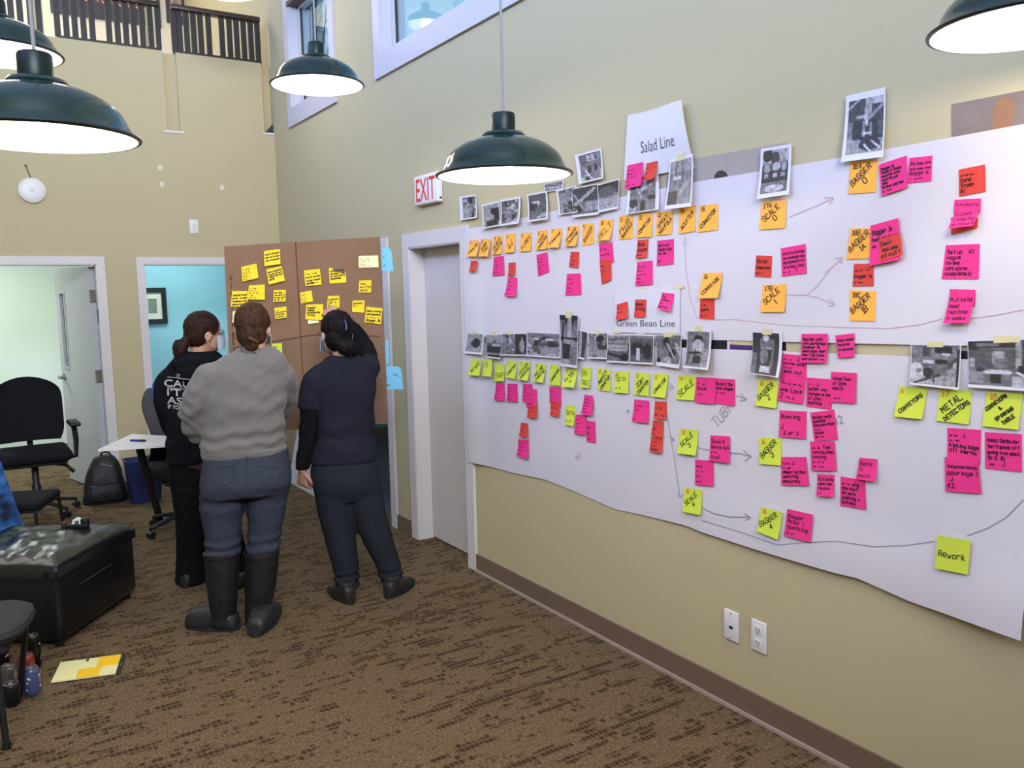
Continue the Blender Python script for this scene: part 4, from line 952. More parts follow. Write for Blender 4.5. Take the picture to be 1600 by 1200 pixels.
plate(float(onx(1187, 994)[1]), float(onx(1187, 994)[2]), 'white duplex power outlet low on the right wall', 'power')
a = ony(50, 298)
t = empty('access_point', (a[0], D, a[2]), 'round white wireless access point on the beige back wall', 'access point')
Mx = Matrix.Translation((a[0], D, a[2])) @ Matrix.Rotation(math.pi/2, 4, 'X')
def lathe_m(prof, M, n=36):
    b_ = MB().lathe(prof, (0, 0, 0), n, True); b_.v = [tuple(M @ Vector(p)) for p in b_.v]; return b_
build('housing', lathe_m([(.098, .0), (.102, .012), (.100, .024), (.088, .033), (.06, .037), (.001, .038)], Mx), M_white, t)
build('mark', lathe_m([(.014, .0375), (.014, .0386), (.001, .0386)], Mx, 16), mat('pale_grey_plastic', 'cfcfd2', .5), t)
build('cable', MB().tube([(a[0], D-.01, a[2]+.09), (a[0]-.01, D-.008, a[2]+.13), (a[0]-.03, D-.004, a[2]+.2)], .004, 6), mat('dark_cable', '5a4a3a', .6), t)
build('cable_hole', MB().tube([(a[0]-.03, D-.002, a[2]+.2), (a[0]-.03, D-.0005, a[2]+.2)], .01, 10), M_dark, t)
a = ony(303, 354)
t = empty('wall_switch', (a[0], D, a[2]-.06), 'white switch plate on the back wall above the second doorway', 'switch')
build('cover', MB().rbox(a[0]-.038, D-.008, a[2]-.062, a[0]+.038, D-.0005, a[2]+.062, .003), M_white, t)
build('rocker', MB().rbox(a[0]-.012, D-.011, a[2]-.02, a[0]+.012, D-.0075, a[2]+.02, .002), M_trim, t)
for px, d in (((250, 262), 'upper left of three on the back wall'), ((253, 288), 'lower left of three on the back wall'), ((347, 293), 'right hand one of three on the back wall')):
    a = ony(*px); o = build('filler_patch', MB().ball((a[0], D-.001, a[2]), .022, .0015, .026, None, 10, 6), mat('white_filler', 'dcd6c0', .8), None, (a[0], D, a[2]))
    tag(o, 'small pale filler patch, '+d, 'patch')

# ------------------------------------------------------------------ pendant lamps
M_green = mat('dark_green_enamel', '062724', .14, spec=.45, coat=.25); M_neck = mat('dark_green_socket', '071d1b', .4, spec=.3); M_inner = mat('white_enamel', 'f6f3ea', .4)
M_bulb = mat('glowing_bulb', (1, .93, .82), .4, emit=14); M_cord = mat('grey_cord', '88888a', .5); M_rim = mat('black_rim', '0c1515', .3)
def smooth_prof(p, k=4):
    out = []
    for i in range(len(p)-1):
        p0, p1, p2, p3 = [Vector(p[min(max(j, 0), len(p)-1)]) for j in (i-1, i, i+1, i+2)]
        for s_ in range(k):
            t_ = s_/k; out.append(tuple(.5*((2*p1)+(-p0+p2)*t_+(2*p0-5*p1+4*p2-p3)*t_*t_+(-p0+3*p1-3*p2+p3)*t_**3)))
    return out+[tuple(p[-1])]
def lamp(c, label, power=12.5):
    c = Vector(c); t = empty('pendant_lamp', c, label, 'lamp', 'green pendant lamps')
    outer = smooth_prof([(.205, .0), (.198, .006), (.186, .022), (.176, .044), (.160, .066), (.128, .089), (.092, .104), (.062, .112)])
    inner = [(max(r-.004, .001), z-.004) for r, z in outer]; inner[0] = (.2045, -.0005)
    build('shade', MB().lathe(outer+[(.058, .113)], c, 56), M_green, t)
    build('reflector', MB().lathe([(.203, .0)]+inner[1:]+[(.03, .1)], c, 56), M_inner, t)
    ring = [(.205+.004*math.cos(a_), .001+.004*math.sin(a_)) for a_ in [2*math.pi*k/8 for k in range(9)]]
    build('rim', MB().lathe(ring, c, 56), M_rim, t)
    build('collar', MB().lathe([(.064, .108), (.066, .116), (.060, .124), (.046, .128), (.036, .132)], c, 32), M_green, t)
    build('socket', MB().lathe([(.036, .128), (.036, .177), (.033, .182), (.004, .184)], c, 32), M_neck, t)
    build('cord', MB().tube([c+Vector((0, 0, .18)), (c.x, c.y, CEIL)], .0042, 8), M_cord, t)
    build('canopy', MB().lathe([(.06, CEIL-c.z), (.055, CEIL-c.z-.02), (.01, CEIL-c.z-.03)], c, 24), M_green, t)
    bl = build('bulb', MB().lathe(smooth_prof([(.012, .1), (.016, .085), (.034, .055), (.034, .035), (.022, .02), (.001, .015)]), c, 20), M_bulb, t)
    l = bpy.data.lights.new('bulb_light', 'POINT'); l.energy = power; l.color = (1, .85, .64); l.shadow_soft_size = .035
    lo = bpy.data.objects.new('bulb_light', l); COL.objects.link(lo); lo.parent = t; lo.location = (0, 0, .005)
    return t
def lamp_at(cx_, cy_, pxw): return CP+ray(cx_, cy_)*FPX*.41/pxw
lamp(lamp_at(788, 274, 212), 'green pendant lamp hanging in front of the paper wall, right of the EXIT sign')
lamp(lamp_at(496, 133, 143), 'green pendant lamp hanging before the narrow upper window')
lamp(lamp_at(64, 215, 286), 'large near green pendant lamp at the left edge of the photo, lower one of two')
lamp(lamp_at(-3, 84, 182), 'green pendant lamp at upper left, behind and above the nearest one')
lamp(lamp_at(1608, 42, 286), 'green pendant lamp cropped by the top right corner')
lamp(lamp_at(358, -12, 86), 'green pendant lamp whose rim just shows at the top before the balcony')

# ------------------------------------------------------------------ cardboard panel with yellow notes, on an easel
class VP:
    """vertical plane through base, facing the camera; pt(px, py, off) is the point of that pixel off metres behind it"""
    def __init__(s, base, rot=0):
        s.b = np.array([base[0], base[1], 0.]); n = s.b/np.linalg.norm(s.b); a = rot
        s.n = np.array([n[0]*math.cos(a)+n[1]*math.sin(a), -n[0]*math.sin(a)+n[1]*math.cos(a), 0]); s.e = np.array([s.n[1], -s.n[0], 0.])
    def pt(s, px, py, off=0):
        d = ray(px, py); return CP+d*(((s.b-CP) @ s.n+off)/(d @ s.n))
    def r(s, px, py, off=0): return float((s.pt(px, py, off)-CP) @ CF)/FPX     # metres per pixel there
bd = VP(ony(480, 500, 4.86))
M_card = mat('brown_cardboard', '856952', .85, spec=.15, var=.05, scale=6, bump=.05, bscale=30)
bt = empty('cardboard_panel', tuple(bd.pt(480, 665)), 'large brown cardboard panel with yellow notes standing before the three women', 'board')
c4 = [bd.pt(350, 385), bd.pt(594, 370), bd.pt(607, 662), bd.pt(363, 678)]
def BS(u, v, off=0):
    p = c4[0]*(1-u)*(1-v)+c4[1]*u*(1-v)+c4[2]*u*v+c4[3]*(1-u)*v
    return p+bd.n*(off+.006*math.sin(math.pi*u*2)*(1-v))
slabobj('sheet', lambda u, v: (BS(u, v), -bd.n), 16, 6, .006, M_card, bt)
for i, pts in enumerate(([(.447, 0), (.452, .3), (.455, .62), (.462, 1)], [(.03, .535), (.3, .515), (.52, .495), (.8, .51), (.97, .525)])):
    build('crease', MB().tube([BS(u, v, -.0005) for u, v in pts], .0028, 6), mat('dark_crease', '563d2c', .9), bt)
pl = []
for i, ch in enumerate('HI& IMPACT'):
    st, w_ = hand_strokes(ch, random.Random(i)); pl += [[(.028+x*.02, .17+i*.042-(y-.5)*.03) for x, y in q] for q in st]
v, f = ribbons(pl, .004); mw_ = build('marker_writing', MB().add([BS(a, b_, -.0015) for a, b_ in v], f), M_mk, bt, smooth=False); mw_['kind'] = 'stuff'
CROP['q'] = (4.8, 330, 350); CROP['r'] = (7.5, 470, 460)
M_pale = mat('pale_yellow_note', 'f1ecb4', .7, spec=.2); M_lblue = mat('light_blue_note', '7cc8ec', .6, spec=.2)
NM['B'] = (M_lblue, 'light blue'); NM['V'] = (M_pale, 'pale yellow')
M_tan['B'] = mat('navy_pen', '1f3550', .7); M_tan['V'] = mat('grey_writing', '8c8a66', .7)
def board_note(kind, q, lines, desc, layer=0, crop='q', grp=None, lift=.006, round_=0, off0=0, cat='sticky note', pw=.036):
    s, ox, oy = CROP[crop]; px = [(a/s+ox, b_/s+oy) for a, b_ in q]; off = -.0045-.0025*layer+off0
    c = [bd.pt(*p, off) for p in px]
    def S(u, v, d=0):
        p = c[0]*(1-u)*(1-v)+c[1]*u*(1-v)+c[2]*u*v+c[3]*(1-u)*v
        return p-bd.n*(d+lift*max(0, (v-.2)/.8)**1.6)
    if round_:
        pts = [(0, 0), (1-round_, 0)]+[(1-round_+round_*math.sin(k*math.pi/8), round_-round_*math.cos(k*math.pi/8)) for k in range(1, 5)]+[(1, .5), (1, 1), (.5, 1), (0, 1), (0, .5)]
        A = [S(*p) for p in pts]; n = len(A); mb = MB().add(A+[p+bd.n*.0008 for p in A], [tuple(range(n)), tuple(range(2*n-1, n-1, -1))]+[(i, i+n, (i+1) % n+n, (i+1) % n) for i in range(n)])
        o = build('sticky_note', mb, NM[kind][0], None, tuple((c[0]+c[1])/2), smooth=False)
    else: o = slabobj('sticky_note', lambda u, v: (S(u, v), -bd.n), 2, 6, .0007, NM[kind][0], None, tuple((c[0]+c[1])/2))
    tag(o, '%s sticky note %s' % (NM[kind][1], desc), cat, grp)
    if lines:
        v, f = note_writing(lines, .06, random.Random(len(desc)*7+int(px[0][0])), pw)
        build('handwriting', MB().add([S(a, b_, .0009) for a, b_ in v], f), M_tan[kind], o, smooth=False)
    return o
for k, q, l, d, ly in (
 ('Y', [(395, 203), (515, 187), (520, 300), (400, 317)], ['work at each', 'one is to sell', 'that it is made', ' '], 'topmost on the cardboard panel', 0),
 ('Y', [(226, 322), (340, 296), (355, 405), (235, 432)], U5, 'upper left of the cardboard panel', 0),
 ('Y', [(413, 340), (528, 316), (553, 425), (432, 455)], ['Get a machine', 'to grab off parts', 'reports not', 'done', ' '], 'tilted, just below the topmost one on cardboard', 1),
 ('Y', [(155, 503), (275, 503), (272, 620), (148, 620)], ['Looking to see', 'parts, in case', 'necessary box', 'set up before'], 'far left on cardboard, tucked under a neighbour', 0),
 ('Y', [(283, 460), (402, 453), (402, 568), (273, 565)], U5, 'above the head of the woman in grey', 1),
 ('Y', [(470, 495), (560, 493), (558, 580), (466, 585)], ['No time', 'we want to', 'do over more', 'to do it'], 'small, on cardboard between two heads', 0),
 ('Y', [(473, 630), (565, 618), (566, 702), (482, 713)], ['~~', 'more involved', 'training', 'training ~'], 'small, right beside the head of the woman in grey', 0),
 ('Y', [(695, 348), (815, 336), (827, 455), (707, 467)], ['~~ ~~', 'one off on this', 'one box wrapped', 'better ~'], 'left one of the upper pair on the right half of cardboard', 0),
 ('Y', [(883, 330), (1005, 320), (1014, 438), (888, 447)], ['no adjuster', 'process & lots', 'of current &', 'downtime', ' '], 'right one of the upper pair on the right half of cardboard', 0),
 ('Y', [(666, 515), (752, 497), (764, 580), (675, 597)], U4, 'small, tilted, left of the centre of the right half', 0),
 ('Y', [(712, 605), (840, 600), (840, 722), (706, 715)], ['Dumper', 'needs', 'constantly', 'fixing', ' '], 'large one by the left ear side of the woman in navy', 1),
 ('Y', [(875, 540), (962, 537), (962, 625), (868, 632)], ['2 person', 'job in', 'the ~~'], 'just above the writing hand', 0),
 ('Y', [(1110, 425), (1202, 420), (1198, 513), (1106, 513)], ['Your', 'turning', 'table!'], 'below the pale note at right of cardboard', 0),
 ('Y', [(1060, 575), (1150, 572), (1147, 665), (1056, 660)], ['not many', 'in ~', ' ', ' '], 'small, left of the lowest one on the right of cardboard', 0),
 ('Y', [(1165, 620), (1285, 632), (1272, 752), (1148, 735)], ['Good running', 'and smoothly', '~ ~~ ~', 'Bagger 1B'], 'lowest on the right edge of cardboard', 0),
 ('V', [(1105, 240), (1252, 236), (1255, 325), (1107, 328)], U5, 'at the upper right of the cardboard panel', 0),
 ('L', [(455, 898), (530, 893), (535, 985), (455, 990)], ['~~~', ' ', '~~', ' '], 'low on the cardboard, by the shoulder of the woman in grey', 0),
 ('V', [(720, 700), (810, 715), (805, 740), (728, 750)], [], 'mostly hidden beneath the large yellow note on cardboard', 0),
 ('V', [(160, 655), (200, 650), (200, 738), (160, 740)], [], 'mostly hidden behind the head of the woman in grey', 0)):
    board_note(k, q, l, d, ly)
board_note('B', [(1215, 180), (1350, 178), (1366, 352), (1225, 350)], ['~ ~', '~~'], 'with one rounded corner, behind the top right edge of cardboard', 0, round_=.22, off0=.014, lift=0, pw=.02)
board_note('B', [(1275, 1065), (1425, 1068), (1440, 1240), (1285, 1242)], ['~ ~', '~'], 'with one rounded corner, behind the lower right edge of cardboard', 0, round_=.22, off0=.014, lift=0, pw=.02)
board_note('B', [(1250, 870), (1330, 872), (1336, 1050), (1258, 1050)], ['~ ~', '~~~', '~'], 'narrow greenish strip between two rounded ones beside the cardboard', 0, off0=.02, lift=0, pw=.02)
# easel carrying the panel
tp = bd.pt(476, 400, .05)
ez = empty('easel', (tp[0], tp[1], 0), 'black tripod easel holding up the cardboard panel behind the women', 'easel')
f_a = onz(402, 895); f_b = onz(533, 893); f_c = onz(360, 850)
for q in (f_a, f_b, f_c): build('leg', MB().tube([tp+bd.n*(.03 if q is f_c else 0), q], .011, 8), M_dark, ez)
la = lambda q, z: tuple(np.array(tp)+(np.array(q)-tp)*((tp[2]-z)/tp[2]))
build('ledge', MB().tube([np.array(la(f_a, c4[2][2]+.02))-bd.n*.02, np.array(la(f_b, c4[2][2]+.02))-bd.n*.02], .012, 8), M_dark, ez)
build('top_clamp', MB().ball(tp, .03, .03, .035), M_dark, ez)

# white board leaning on the right wall near the corner
wa, wb = onz(441, 752), onz(505, 785)
xw = W-.17
t = empty('white_board', (xw, 6.9, 0), 'white board leaning on the right wall near the corner behind the women', 'board')
y0w, y1w = 6.25, 7.56
q = [(xw, y1w, .0), (xw, y0w, .0), (W-.03, y0w, .60), (W-.03, y1w, .60)]
build('panel', MB().add([Vector(p) for p in q]+[Vector(p)+Vector((.012, 0, .003)) for p in q], [(0, 1, 2, 3), (7, 6, 5, 4), (0, 4, 5, 1), (1, 5, 6, 2), (2, 6, 7, 3), (3, 7, 4, 0)]), mat('white_board_face', 'e4e3e6', .3), t, smooth=False)
build('tray', MB().rbox(W-.1, y0w, .585, W-.02, y1w+.05, .612, .006), M_dark, t)
build('clip', MB().rbox(W-.16, 6.74, .02, W-.142, 6.80, .15, .005, None), mat('dark_grey_clip', '4c4c4c', .5), t)

# ------------------------------------------------------------------ people
def remesh(prims, voxel, smooth=3, factor=.5):
    me = mkmesh('tmp', prims.v, prims.f, None); o = bpy.data.objects.new('tmp', me); COL.objects.link(o)
    bm = bmesh.new(); bm.from_mesh(me); bmesh.ops.recalc_face_normals(bm, faces=bm.faces); bm.to_mesh(me); bm.free()
    md = o.modifiers.new('r', 'REMESH'); md.mode = 'VOXEL'; md.voxel_size = voxel; md.use_smooth_shade = True
    if smooth: sm = o.modifiers.new('s', 'SMOOTH'); sm.factor = factor; sm.iterations = smooth
    dg = bpy.context.evaluated_depsgraph_get(); r = bpy.data.meshes.new_from_object(o.evaluated_get(dg))
    bpy.data.objects.remove(o); bpy.data.meshes.remove(me); return r
def place(name, me, mt, parent=None, loc=None, fold=None):
    o0 = wl(parent) if parent is not None else Vector(loc)
    n = len(me.vertices); co = np.empty(n*3); me.vertices.foreach_get('co', co); co = co.reshape(-1, 3)
    if fold is not None:
        nr = np.empty(n*3); me.vertices.foreach_get('normal', nr); nr = nr.reshape(-1, 3)
        d = np.array([fold(Vector(p)) for p in co]); co = co+nr*d[:, None]
    co = co-np.array(o0); me.vertices.foreach_set('co', co.reshape(-1)); me.materials.clear(); me.materials.append(mt)
    me.polygons.foreach_set('use_smooth', [True]*len(me.polygons)); me.update(); me.name = name
    return link(name, me, parent, o0 if parent is None else None)
def spl(pts, k=4):
    return smooth_prof([tuple(p) for p in pts], k)
def limb(mb, pts, rad, n=14, k=4):
    P_ = spl([tuple(p) for p in pts], k); R_ = [max(r[0], .003) for r in spl([(r, 0, 0) for r in rad], k)]
    mb.tube(P_, R_, n); return mb
def torso(mb, vp_, rows, depth, n=28, k=3, ex=2.3):
    """rows: (pxL, pxR, py, off, depth ratio) read off the silhouette, top to bottom"""
    dat = []
    for (a, b_, py, off, dr) in rows:
        c = vp_.pt((a+b_)/2, py, off); hw = (b_-a)/2*vp_.r((a+b_)/2, py, off); dat.append((c[0], c[1], c[2], hw, hw*dr if dr < 1.5 else dr))
    d1 = spl([d[:3] for d in dat], k); d2 = spl([(d[3], d[4], 0) for d in dat], k); rs = []
    for c, w_ in zip(d1, d2):
        r_ = []
        for j in range(n):
            a = 2*math.pi*j/n; ca, sa = math.cos(a), math.sin(a)
            x = math.copysign(abs(ca)**(2/ex), ca)*w_[0]; y = math.copysign(abs(sa)**(2/ex), sa)*w_[1]
            r_.append(np.array(c)+vp_.e*x+vp_.n*y)
        rs.append(r_)
    mb.rings(rs); return mb
def hand(mb, wrist, d, palm, size=1.0, curl=.6, side=1):
    """wrist point, direction of the hand, palm normal (where the palm faces); side +1: thumb on d x palm"""
    w_ = Vector(wrist); d = Vector(d).normalized(); pn = Vector(palm); pn = (pn-d*pn.dot(d)).normalized(); s_ = d.cross(pn)*side
    L_ = .085*size
    mb.tube([w_-d*.03, w_, w_+d*L_*.35, w_+d*L_*.8, w_+d*L_*1.02], [(.016*size, .024*size), (.015*size, .024*size), (.014*size, .036*size), (.012*size, .040*size), (.009*size, .036*size)], 14, True, pn)
    for i, (lt, sp_) in enumerate(((.066, .030), (.076, .010), (.071, -.010), (.056, -.029))):
        a = w_+d*L_*.72+s_*sp_*size; dirv = (d+s_*sp_*3).normalized(); p = [a]; ang = 0; q = a+dirv*L_*.28; p.append(q)
        for seg, fr_ in ((0, .45), (1, .32), (2, .23)):
            ang += curl*(.9 if seg == 0 else 1.0)
            dv = dirv*math.cos(ang)+pn*math.sin(ang); q = q+dv*lt*fr_*size; p.append(q)
        mb.tube(spl(p, 2), [.0098*size]*3+[.0092*size]*3+[.0088*size]*2+[.0068*size], 8)
    a = w_+d*L_*.15+s_*.024*size
    mb.tube(spl([a, a+(d*.6+s_*.8).normalized()*.034*size, a+(d*.6+s_*.8).normalized()*.034*size+(d*.9+s_*.25+pn*.35).normalized()*.03*size, a+(d*.6+s_*.8).normalized()*.034*size+(d*.9+s_*.25+pn*.5).normalized()*.056*size], 2),
            [.0125*size, .0125*size, .0115*size, .0105*size, .010*size, .009*size, .0075*size], 8)
def head(mb, c, face, up, R=.098):
    """adds a head: c = centre of the skull, face = direction of the face"""
    f_ = Vector(face).normalized(); u_ = Vector(up); u_ = (u_-f_*u_.dot(f_)).normalized(); s_ = f_.cross(u_); c = Vector(c)
    M_ = Matrix((s_, f_, u_)).transposed()
    mb.ball(c+u_*.015, R*.80, R*1.0, R*1.02, M_, 22, 16)                      # cranium
    mb.ball(c+f_*.035-u_*.05, R*.62, R*.62, R*.82, M_, 18, 12)                # face and jaw
    mb.ball(c+f_*.072-u_*.102, R*.28, R*.24, R*.22, M_, 12, 8)               # chin
    mb.tube([c+f_*.094-u_*.0, c+f_*.110-u_*.035, c+f_*.088-u_*.048], [.008, .014, .008], 8)  # nose
    mb.tube([c+f_*.088-u_*.078-s_*.02, c+f_*.096-u_*.077, c+f_*.088-u_*.078+s_*.02], [.005, .008, .005], 8)   # mouth
    for k in (-1, 1): mb.ball(c+s_*k*R*.80-f_*.005-u_*.03, .010, .022, .032, M_, 10, 8)      # ears
    return f_, u_, s_, M_
def eyes(parent, c, ax, iris):
    f_, u_, s_, M_ = ax
    for k in (-1, 1):
        build('eye', MB().ball(Vector(c)+f_*.082+s_*k*.032-u_*.012, .012, .012, .011, M_, 12, 8), mat('eye_white', 'e8e4df', .3), parent)
def glasses(parent, c, ax, mt):
    f_, u_, s_, M_ = ax; c = Vector(c); mb = MB()
    for k in (-1, 1):
        o_ = c+f_*.101+s_*k*.032-u_*.014
        mb.tube([o_+s_*.024*math.cos(a)+u_*.016*math.sin(a) for a in [2*math.pi*j/16 for j in range(17)]], .0022, 6)
        mb.tube([o_+s_*k*.026, c+f_*.05+s_*k*.084-u_*.008, c-f_*.01+s_*k*.086-u_*.012, c-f_*.02+s_*k*.086-u_*.03], .0022, 6)
    mb.tube([c+f_*.110-s_*.008-u_*.012, c+f_*.113-u_*.01, c+f_*.110+s_*.008-u_*.012], .002, 6)
    return build('glasses', mb, mt, parent)
def mask(parent, c, ax, mt):
    f_, u_, s_, M_ = ax; c = Vector(c); nu, nv = 14, 8
    def S(u, v):
        a = (u-.5)*2.35; R_ = .088+.022*math.cos(a)**2*(1-.3*abs(v-.45)*2)
        p = c+f_*(R_*math.cos(a)+.018)+s_*(.076*math.sin(a))-u_*(.028+.085*v)+f_*(.006*math.sin(v*22)*.3)
        return p, (f_*math.cos(a)+s_*math.sin(a))
    s__ = slab(S, nu, nv, .0025)
    o = build('face_mask', s__, mt, parent)
    lp = MB()
    for k in (-1, 1):
        e0 = c+f_*.035+s_*k*.07-u_*.035; e1 = c+f_*.03+s_*k*.066-u_*.10; er = c-f_*.015+s_*k*.088-u_*.03
        lp.tube(spl([e0, er+u_*.02, er-f_*.012, er-u_*.03, e1], 3), .0018, 5)
    build('ear_loop', lp, M_photo, o); return o
def strands(mb, paths, r0, n=6):
    for p in paths: mb.tube(spl(p, 3), [r0*(.6+.4*math.sin(math.pi*min(1, .15+.85*i/(len(p)*3))))+.001 for i in range(len(spl(p, 3)))], n)
def hairmat(name, c1, c2):
    if name in MATS: return MATS[name]
    mt = mat(name, c1, .6, spec=.12); nt = mt.node_tree; b = nt.nodes['Principled BSDF']
    tc = nt.nodes.new('ShaderNodeTexCoord'); mp = nt.nodes.new('ShaderNodeMapping'); mp.inputs['Scale'].default_value = (110, 110, 22)
    n = nt.nodes.new('ShaderNodeTexNoise'); n.inputs['Scale'].default_value = 1; n.inputs['Detail'].default_value = 3
    nt.links.new(tc.outputs['Object'], mp.inputs[0]); nt.links.new(mp.outputs[0], n.inputs['Vector'])
    mx = nt.nodes.new('ShaderNodeMix'); mx.data_type = 'RGBA'; mx.inputs['A'].default_value = (*rgb(c1), 1); mx.inputs['B'].default_value = (*rgb(c2), 1)
    r = nt.nodes.new('ShaderNodeMapRange'); r.inputs[1].default_value = .35; r.inputs[2].default_value = .65
    nt.links.new(n.outputs['Fac'], r.inputs[0]); nt.links.new(r.outputs[0], mx.inputs['Factor']); nt.links.new(mx.outputs['Result'], b.inputs['Base Color'])
    bp = nt.nodes.new('ShaderNodeBump'); bp.inputs['Strength'].default_value = .6; bp.inputs['Distance'].default_value = .006
    nt.links.new(n.outputs['Fac'], bp.inputs['Height']); nt.links.new(bp.outputs[0], b.inputs['Normal'])
    return mt
M_skin = mat('skin', 'c08f78', .55, var=.05, scale=40); M_mask = mat('blue_mask', 'a9c3d6', .8)
M_sweat = mat('grey_sweatshirt', '706e6c', .95, spec=.1, var=.07, scale=90, bump=.15, bscale=350, sheen=.2)
M_jean = mat('blue_grey_denim', '363c49', .9, spec=.15, var=.12, scale=45, bump=.1, bscale=400)
M_boot = mat('black_rubber_boot', '0e0f11', .6); M_bootfoot = mat('charcoal_rubber_foot', '242528', .55, var=.12, scale=30)
M_navy = mat('navy_scrub_top', '21232f', .9, spec=.15, var=.05, scale=50, bump=.05, bscale=300)
M_blk = mat('black_knit', '0e0f13', .9, spec=.15); M_slate = mat('slate_trousers', '242830', .9, spec=.15, var=.06, scale=40)
M_hood = mat('black_hoodie', '121318', .92, spec=.12, var=.08, scale=60); M_blkp = mat('black_trousers', '0d0d10', .9, spec=.15)
M_shoe = mat('dark_work_shoe', '211f1e', .6, var=.2, scale=40)
def foldfn(amp, sx, sz, seed=0, diag=.5, zones=()):
    def fn(p):
        d = amp*(mnoise.noise(Vector((p.x*sx+seed, p.y*sx, (p.z+diag*p.x)*sz)))+.5*mnoise.noise(Vector((p.x*sx*2+seed, p.y*sx*2+4, (p.z-diag*p.x)*sz*1.9))))
        for (z, h, a, fr_) in zones:
            w_ = math.exp(-((p.z-z)/h)**2)
            if w_ > .02: d += a*w_*math.sin(p.z*fr_+3*mnoise.noise(Vector((p.x*9+seed, p.y*9, p.z*5))))
        return d
    return fn
SHOEP = ((0, .55, .75), (.06, .78, 1.0), (.25, .86, 1.0), (.45, .88, .82), (.65, 1.0, .66), (.82, .98, .58), (.94, .72, .46), (1.0, .35, .30))
BOOTP = ((0, .6, .55), (.06, .80, .75), (.25, .9, .95), (.45, .94, 1.0), (.65, 1.0, .92), (.82, 1.0, .84), (.94, .8, .66), (1.0, .45, .42))
def shoe(mb, heel, toe, w_=.045, h=.085, prof=SHOEP):
    a, b_ = Vector(heel), Vector(toe); d = (b_-a); L_ = d.length; d.normalize(); s_ = d.cross(Vector((0, 0, 1)))
    rs = []
    for t_, ww, hh in prof:
        c = a+d*(L_*t_); r_ = []
        for k in range(16):
            an = 2*math.pi*k/16; x = math.cos(an); z = math.sin(an)
            r_.append(c+s_*(w_*ww*math.copysign(abs(x)**.7, x))+Vector((0, 0, h*hh*.5+.002+h*hh*.5*math.copysign(abs(z)**.7, z))))
        rs.append(r_)
    mb.rings(rs); return mb
def soles(mb, heel, toe, w_=.05):
    a, b_ = Vector(heel), Vector(toe); d = (b_-a); L_ = d.length; d.normalize(); s_ = d.cross(Vector((0, 0, 1))); o = []
    for k in range(24):
        an = 2*math.pi*k/24; x, y = math.cos(an), math.sin(an); t_ = .5+.515*x; ww = .86+.14*math.sin((t_-.1)*3.1) if 0 < t_ < 1 else .8
        o.append(a+d*(L_*t_)+s_*(w_*ww*math.copysign(abs(y)**.75, y)))
    mb.rings([[p+Vector((0, 0, .001)) for p in o], [p+Vector((0, 0, .024)) for p in o]]); return mb
def person(vp_, base, label): pass

# ---- woman in grey sweatshirt, jeans and rubber boots
V2 = VP((1.04, 4.33)); P = V2.pt
g0 = (float(V2.b[0]), float(V2.b[1]), 0)
hc = P(396, 509, .03); FH = V2.n*.93+V2.e*.34+np.array([0, 0, .1])
body = MB(); ax = head(body, hc, FH, (0, 0, 1), .098)
limb(body, [P(398, 560, .0), P(398, 545, .0), P(397, 525, .02)], [.066, .056, .055])
torso(body, V2, [(372, 424, 552, 0, .6), (345, 436, 575, 0, .5), (336, 436, 620, 0, .55), (334, 436, 680, 0, .6), (332, 438, 720, 0, .62), (334, 438, 755, 0, .6)], 0)
for pts, rd in (([P(330, 575), P(308, 625, .0), P(304, 662, .06), P(345, 665, .22)], [.05, .042, .038, .028]), ([P(434, 578), P(441, 612, .10), P(437, 640, .18), P(405, 640, .30)], [.05, .036, .032, .026])): limb(body, pts, rd)
hand(body, P(346, 664, .225), V2.e*.8+V2.n*.3+np.array([0, 0, .25]), -V2.n, .95, .35, 1)
hand(body, P(404, 640, .30), -V2.e*.9+np.array([0, 0, .1])+V2.n*.1, -V2.n, .95, .35, -1)
for pts, rd in (([P(352, 745), P(350, 800), P(347, 870), P(346, 950)], [.085, .07, .05, .04]), ([P(418, 745), P(416, 800), P(411, 870), P(406, 950)], [.085, .07, .05, .04])): limb(body, pts, rd)

for q_ in ((onz(358, 982), onz(322, 980)), (onz(402, 990), onz(417, 975))): shoe(body, Vector(q_[0])+Vector((0, 0, .004)), Vector(q_[1])+Vector((0, 0, .004)), .03, .055)
W2 = place('person', remesh(body, .0065, 3), M_skin, None, g0)
tag(W2, 'person seen from behind in a grey sweatshirt, jeans and tall black rubber boots', 'person')
sw = MB()
torso(sw, V2, [(374, 426, 541, .0, .75), (364, 434, 548, .0, .62), (340, 446, 560, 0, .48), (322, 450, 585, 0, .46), (319, 448, 620, 0, .52), (319, 445, 660, 0, .56), (316, 445, 690, 0, .58), (315, 446, 702, 0, .6), (319, 445, 711, 0, .58)], 0)
limb(sw, [P(356, 586, 0), P(330, 588, 0), P(310, 620, 0), P(303, 655, .05), P(318, 678, .13), P(348, 670, .24)], [.05, .080, .078, .075, .066, .046])
limb(sw, [P(422, 586, 0), P(443, 587, .02), P(448, 612, .10), P(442, 640, .18), P(405, 641, .30)], [.05, .07, .060, .054, .046])
zz = float(P(390, 706)[2])
fold = foldfn(.007, 5, 13, 3, .6, [(zz+.075, .05, .008, 85), (zz+.2, .12, .004, 50)])
def fold2(p):
    d = fold(p); q = np.array([p.x, p.y, 0])-V2.b; u = q @ V2.e
    if u < -.13: d += .006*math.sin((p.z+u*.8)*95+2*mnoise.noise(p*8))*max(0, min(1, (-u-.13)*9))*max(0, 1-abs(p.z-(zz+.22))*4)
    return d-.004
place('sweatshirt', remesh(sw, .009, 11), M_sweat, W2, None, fold2)
hem = MB(); torso(hem, V2, [(319, 446, 699, 0, .585), (318, 446.5, 704, 0, .59), (319, 445.5, 711, 0, .585), (321, 443, 713, 0, .57)], 0)
hb = place('hem_band', remesh(hem, .008, 2), M_sweat, W2)
jn = MB()
